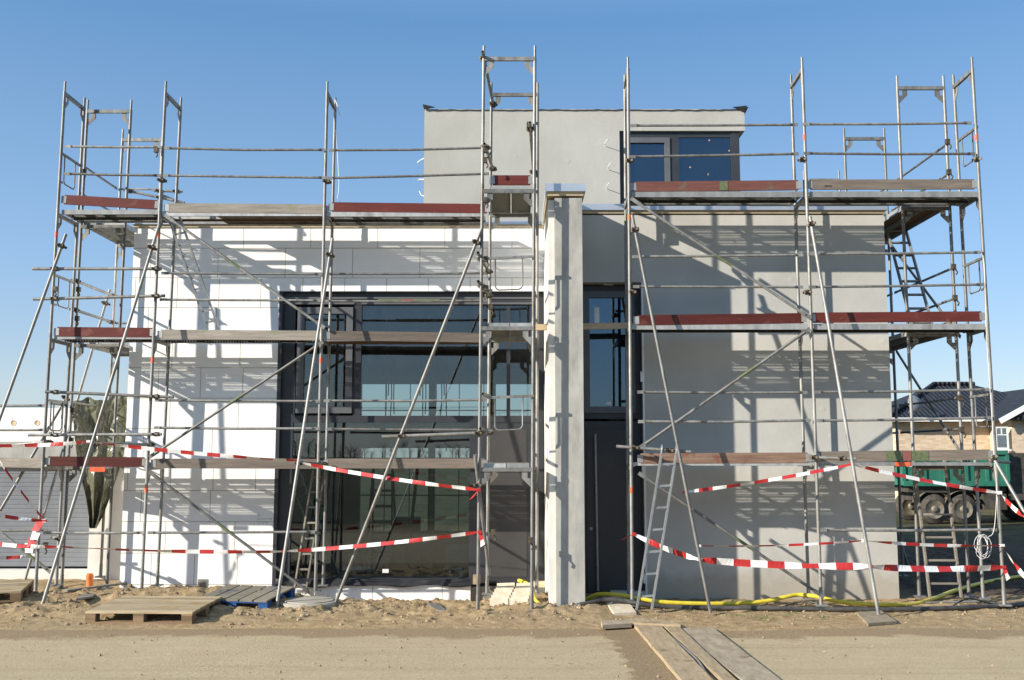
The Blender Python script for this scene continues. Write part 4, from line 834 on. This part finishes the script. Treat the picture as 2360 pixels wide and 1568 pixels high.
# cross wing with its gable at the right
part('porch_wall', M['brick'], (19.75,24.2,40.6,42.5,-.5,3.6), parent=nh)
rp = MB(); rp.prism([(19.2,40.2,3.55),(24.7,40.2,3.55),(21.95,40.2,5.0)],(0,6,0)); rp = rp.build('porch_roof', M['tiles'], nh)
m = MB(); m.bar((19.1,40.17,3.5),(21.95,40.17,5.02),.06,.2); m.bar((21.95,40.17,5.02),(24.8,40.17,3.5),.06,.2); m.build('bargeboard', M['white'], rp)
px = U(2308,1003,40.55); 
nw = frame_rect('window', M['white'], px.x-.26,px.x+.26,2.42,3.3,.06,40.54,40.61,nh); MB().box(px.x-.20,px.x+.20,40.57,40.585,2.48,3.24).build('pane', M['glassblue'], nw); m = MB(); m.box(px.x-.20,px.x+.20,40.55,40.568,2.96,3.0); m.box(px.x-.02,px.x+.02,40.55,40.568,3.0,3.24); m.build('glazing_bar', M['white'], nw); MB().box(px.x-.32,px.x+.32,40.5,40.6,2.34,2.42).build('sill', M['white'], nw)
c = U(2110,930,41.6); sdh = thing('satellite_dish', c, 'grey satellite dish at the left eave of the tiled house', 'dish')
MB().lathe(c,[(.0,.06),(.18,.04),(.34,-.03),(.36,-.05),(.34,-.02),(.17,.07),(0,.09)],24,Vector((.3,-.9,.25)).normalized()).build('dish', M['shutter'], sdh); MB().tube(c,c+Vector((0,.8,-.35)),.03).build('arm', M['alu'], sdh)
# tipper truck
TY = 33.0; tk = thing('truck', (14.6,TY,0), 'green tipper truck parked behind the right end of the house', 'truck')
bx0, bx1, bz0, bz1 = U(2082,1100,TY).x, U(2322,1100,TY).x, 1.22, 2.30
m = MB(); m.box(bx0,bx1,TY,TY+.06,bz0,bz1); m.box(bx0,bx1,TY+2.3,TY+2.36,bz0,bz1); m.box(bx0,bx0+.06,TY+.06,TY+2.3,bz0,bz1); m.box(bx1-.06,bx1,TY+.06,TY+2.3,bz0,bz1+.02); m.box(bx0+.06,bx1-.06,TY+.06,TY+2.3,bz0,bz0+.08)
m = m.build('tipper_bed', M['truckgreen'], tk)
r_ = MB(); r_.box(bx0-.02,bx1+.02,TY-.06,TY-.002,bz1-.1,bz1+.03); r_.box(bx0-.02,bx1+.02,TY-.06,TY-.002,bz0-.02,bz0+.14)
for k in range(6): x = bx0+(bx1-bx0)*k/5; r_.box(x-.05,x+.05,TY-.05,TY-.003,bz0+.14,bz1-.1)
r_.build('bed_rib', M['truckgreen'], m)
m = MB(); m.box(bx0+.5,bx1+2.6,TY+.6,TY+1.7,.72,1.0); m.box(bx0+.2,bx1,TY+.2,TY+2.1,1.0,1.2); m.box(bx0+2.55,bx0+3.3,TY+.1,TY+.6,.45,.95); m.build('chassis', M['chassis'], tk)
for x, y in ((2153,1184),(2219,1184),(2412,1184)):
    p = U(x,y,TY+.05); wz = .47
    for yy in (TY+.02, TY+1.95):
        wh = MB().lathe((p.x,yy,wz),[(.30,0),(.44,.01),(.48,.06),(.48,.26),(.44,.31),(.30,.32)],28,(0,1,0)).build('wheel', M['rubber'], tk)
        MB().lathe((p.x,yy-.003,wz),[(.30,0),(.27,.04),(.12,.05),(.10,-.04),(.05,-.06),(0,-.06)],24,(0,1,0)).build('rim', M['rim'], wh)
m = MB(); cx0 = bx1+1.7; m.box(cx0,cx0+1.9,TY+.05,TY+2.3,.7,1.5); m.prism([(cx0,TY+.1,1.5),(cx0+1.9,TY+.1,1.5),(cx0+1.75,TY+.1,2.7),(cx0,TY+.1,2.8)],(0,2.15,0)); cb_ = m.build('cab', M['truckgreen'], tk); MB().box(bx1+.1,bx1+.9,TY+.2,TY+2.2,.75,2.25).build('hydraulic_unit', M['chassis'], tk)
MB().box(cx0+.7,cx0+1.5,TY+.085,TY+.097,1.6,2.4).build('side_window', M['glassblue'], cb_)
m = MB()
for x in (2120,2187): p = U(x,1140,TY); 
for k,x in enumerate((2153,2219)): p = U(x,1184,TY); m.grid(lambda u,v: Vector((p.x+.60*math.cos(math.pi*(.12+.76*u)),TY-.02+.4*v,.47+.58*math.sin(math.pi*(.12+.76*u)))),14,1)
m.build('mudguard', M['rim'], tk)
# far belts of bare trees
def belt(y, x0, x1, h, n):
    m = MB()
    for i in range(n):
        x = x0+(x1-x0)*i/n + R.uniform(-2,2); hh = h*R.uniform(.55,1.1); yy = y+R.uniform(-12,12)
        m.tube((x,yy,0),(x+R.uniform(-.4,.4),yy,hh*.6),.25,5,r2=.1)
        for k in range(26): a = R.uniform(.25,.8)*hh; m.tube((x,yy,a),(x+R.uniform(-2,2),yy+R.uniform(-2,2),a+R.uniform(.15,.4)*hh),.07,3,r2=.02)
    return m
stuff('far_trees', belt(330,-200,240,6,170), M['leaf'], 'bare winter tree belt on the horizon behind the house', 'trees')
stuff('far_trees', belt(-260,-240,240,7,150), M['leaf'], 'bare winter tree belt across the fields seen only in the window glass', 'trees')
# ------------------------------------------------------------------ crumbs, straw, grass
m = MB()
for i in range(3000):
    x = R.uniform(-9,9); y = R.choice((R.uniform(13,15.8), R.uniform(9.8,13.4), R.gauss(14.9,.4)))
    s = R.choice((.005,.006,.008,.012,.018)) * (R.uniform(.6,1.5)) * (.85 if y < 13.2 else 1.1); z = max(ground_h(x,y), 0 if y < 13 else -9)
    a = [Vector((math.cos(t*2.094+i)*s*R.uniform(.7,1.3), math.sin(t*2.094+i)*s*R.uniform(.7,1.3), -s*.3)) for t in range(3)]
    c = Vector((x,y,z+s*.2)); tp = Vector((R.uniform(-.3,.3)*s,R.uniform(-.3,.3)*s,s*R.uniform(.6,1)))
    m.add([c+a[0],c+a[1],c+a[2],c+tp,c+tp*.6+a[0]*.7], [(0,1,3),(1,2,3),(2,0,3),(0,4,3),(4,1,3)])
for i in range(430):
    x = R.choice((R.uniform(-8,1.5), R.uniform(-8,9))); y = R.choice((R.gauss(14.9,.45), R.gauss(14.2,.5)))
    if y < 13.4: continue
    s = R.uniform(.012,.035) * (1.3 if x < 1 else .7); c = Vector((x,y,ground_h(x,y)+s*.15)); n = 7
    ring = lambda k, h: [c+Vector((math.cos(t*6.283/n)*s*k*R.uniform(.75,1.2), math.sin(t*6.283/n)*s*k*R.uniform(.75,1.2), s*h)) for t in range(n)]
    m.add(ring(1,-.4)+ring(.85,.3)+ring(.35,.62), [(t,(t+1)%n,n+(t+1)%n,n+t) for t in range(n)]+[(n+t,n+(t+1)%n,2*n+(t+1)%n,2*n+t) for t in range(n)]+[tuple(range(2*n,3*n))])
stuff('gravel', m, M['crumb'], 'small stones and crumbs strewn over soil and road', 'gravel')
m = MB()
for i in range(420):
    cx, cy_ = R.choice(((1750,1428),(1775,1432),(1700,1424),(1900,1428),(1580,1410),(1820,1418))); p = G(cx+R.gauss(0,14),cy_+R.gauss(0,3),.0); p.z = ground_h(p.x,p.y); h = R.uniform(.01,.035); a = R.uniform(0,6.3)
    m.add([p+Vector((.004*math.cos(a),.004*math.sin(a),0)),p-Vector((.004*math.cos(a),.004*math.sin(a),0)),p+Vector((R.uniform(-.02,.02),R.uniform(-.02,.02),h))],[(0,1,2)])
stuff('grass', m, M['grass'], 'sparse grass tufts on the soil before the grey wall', 'grass')
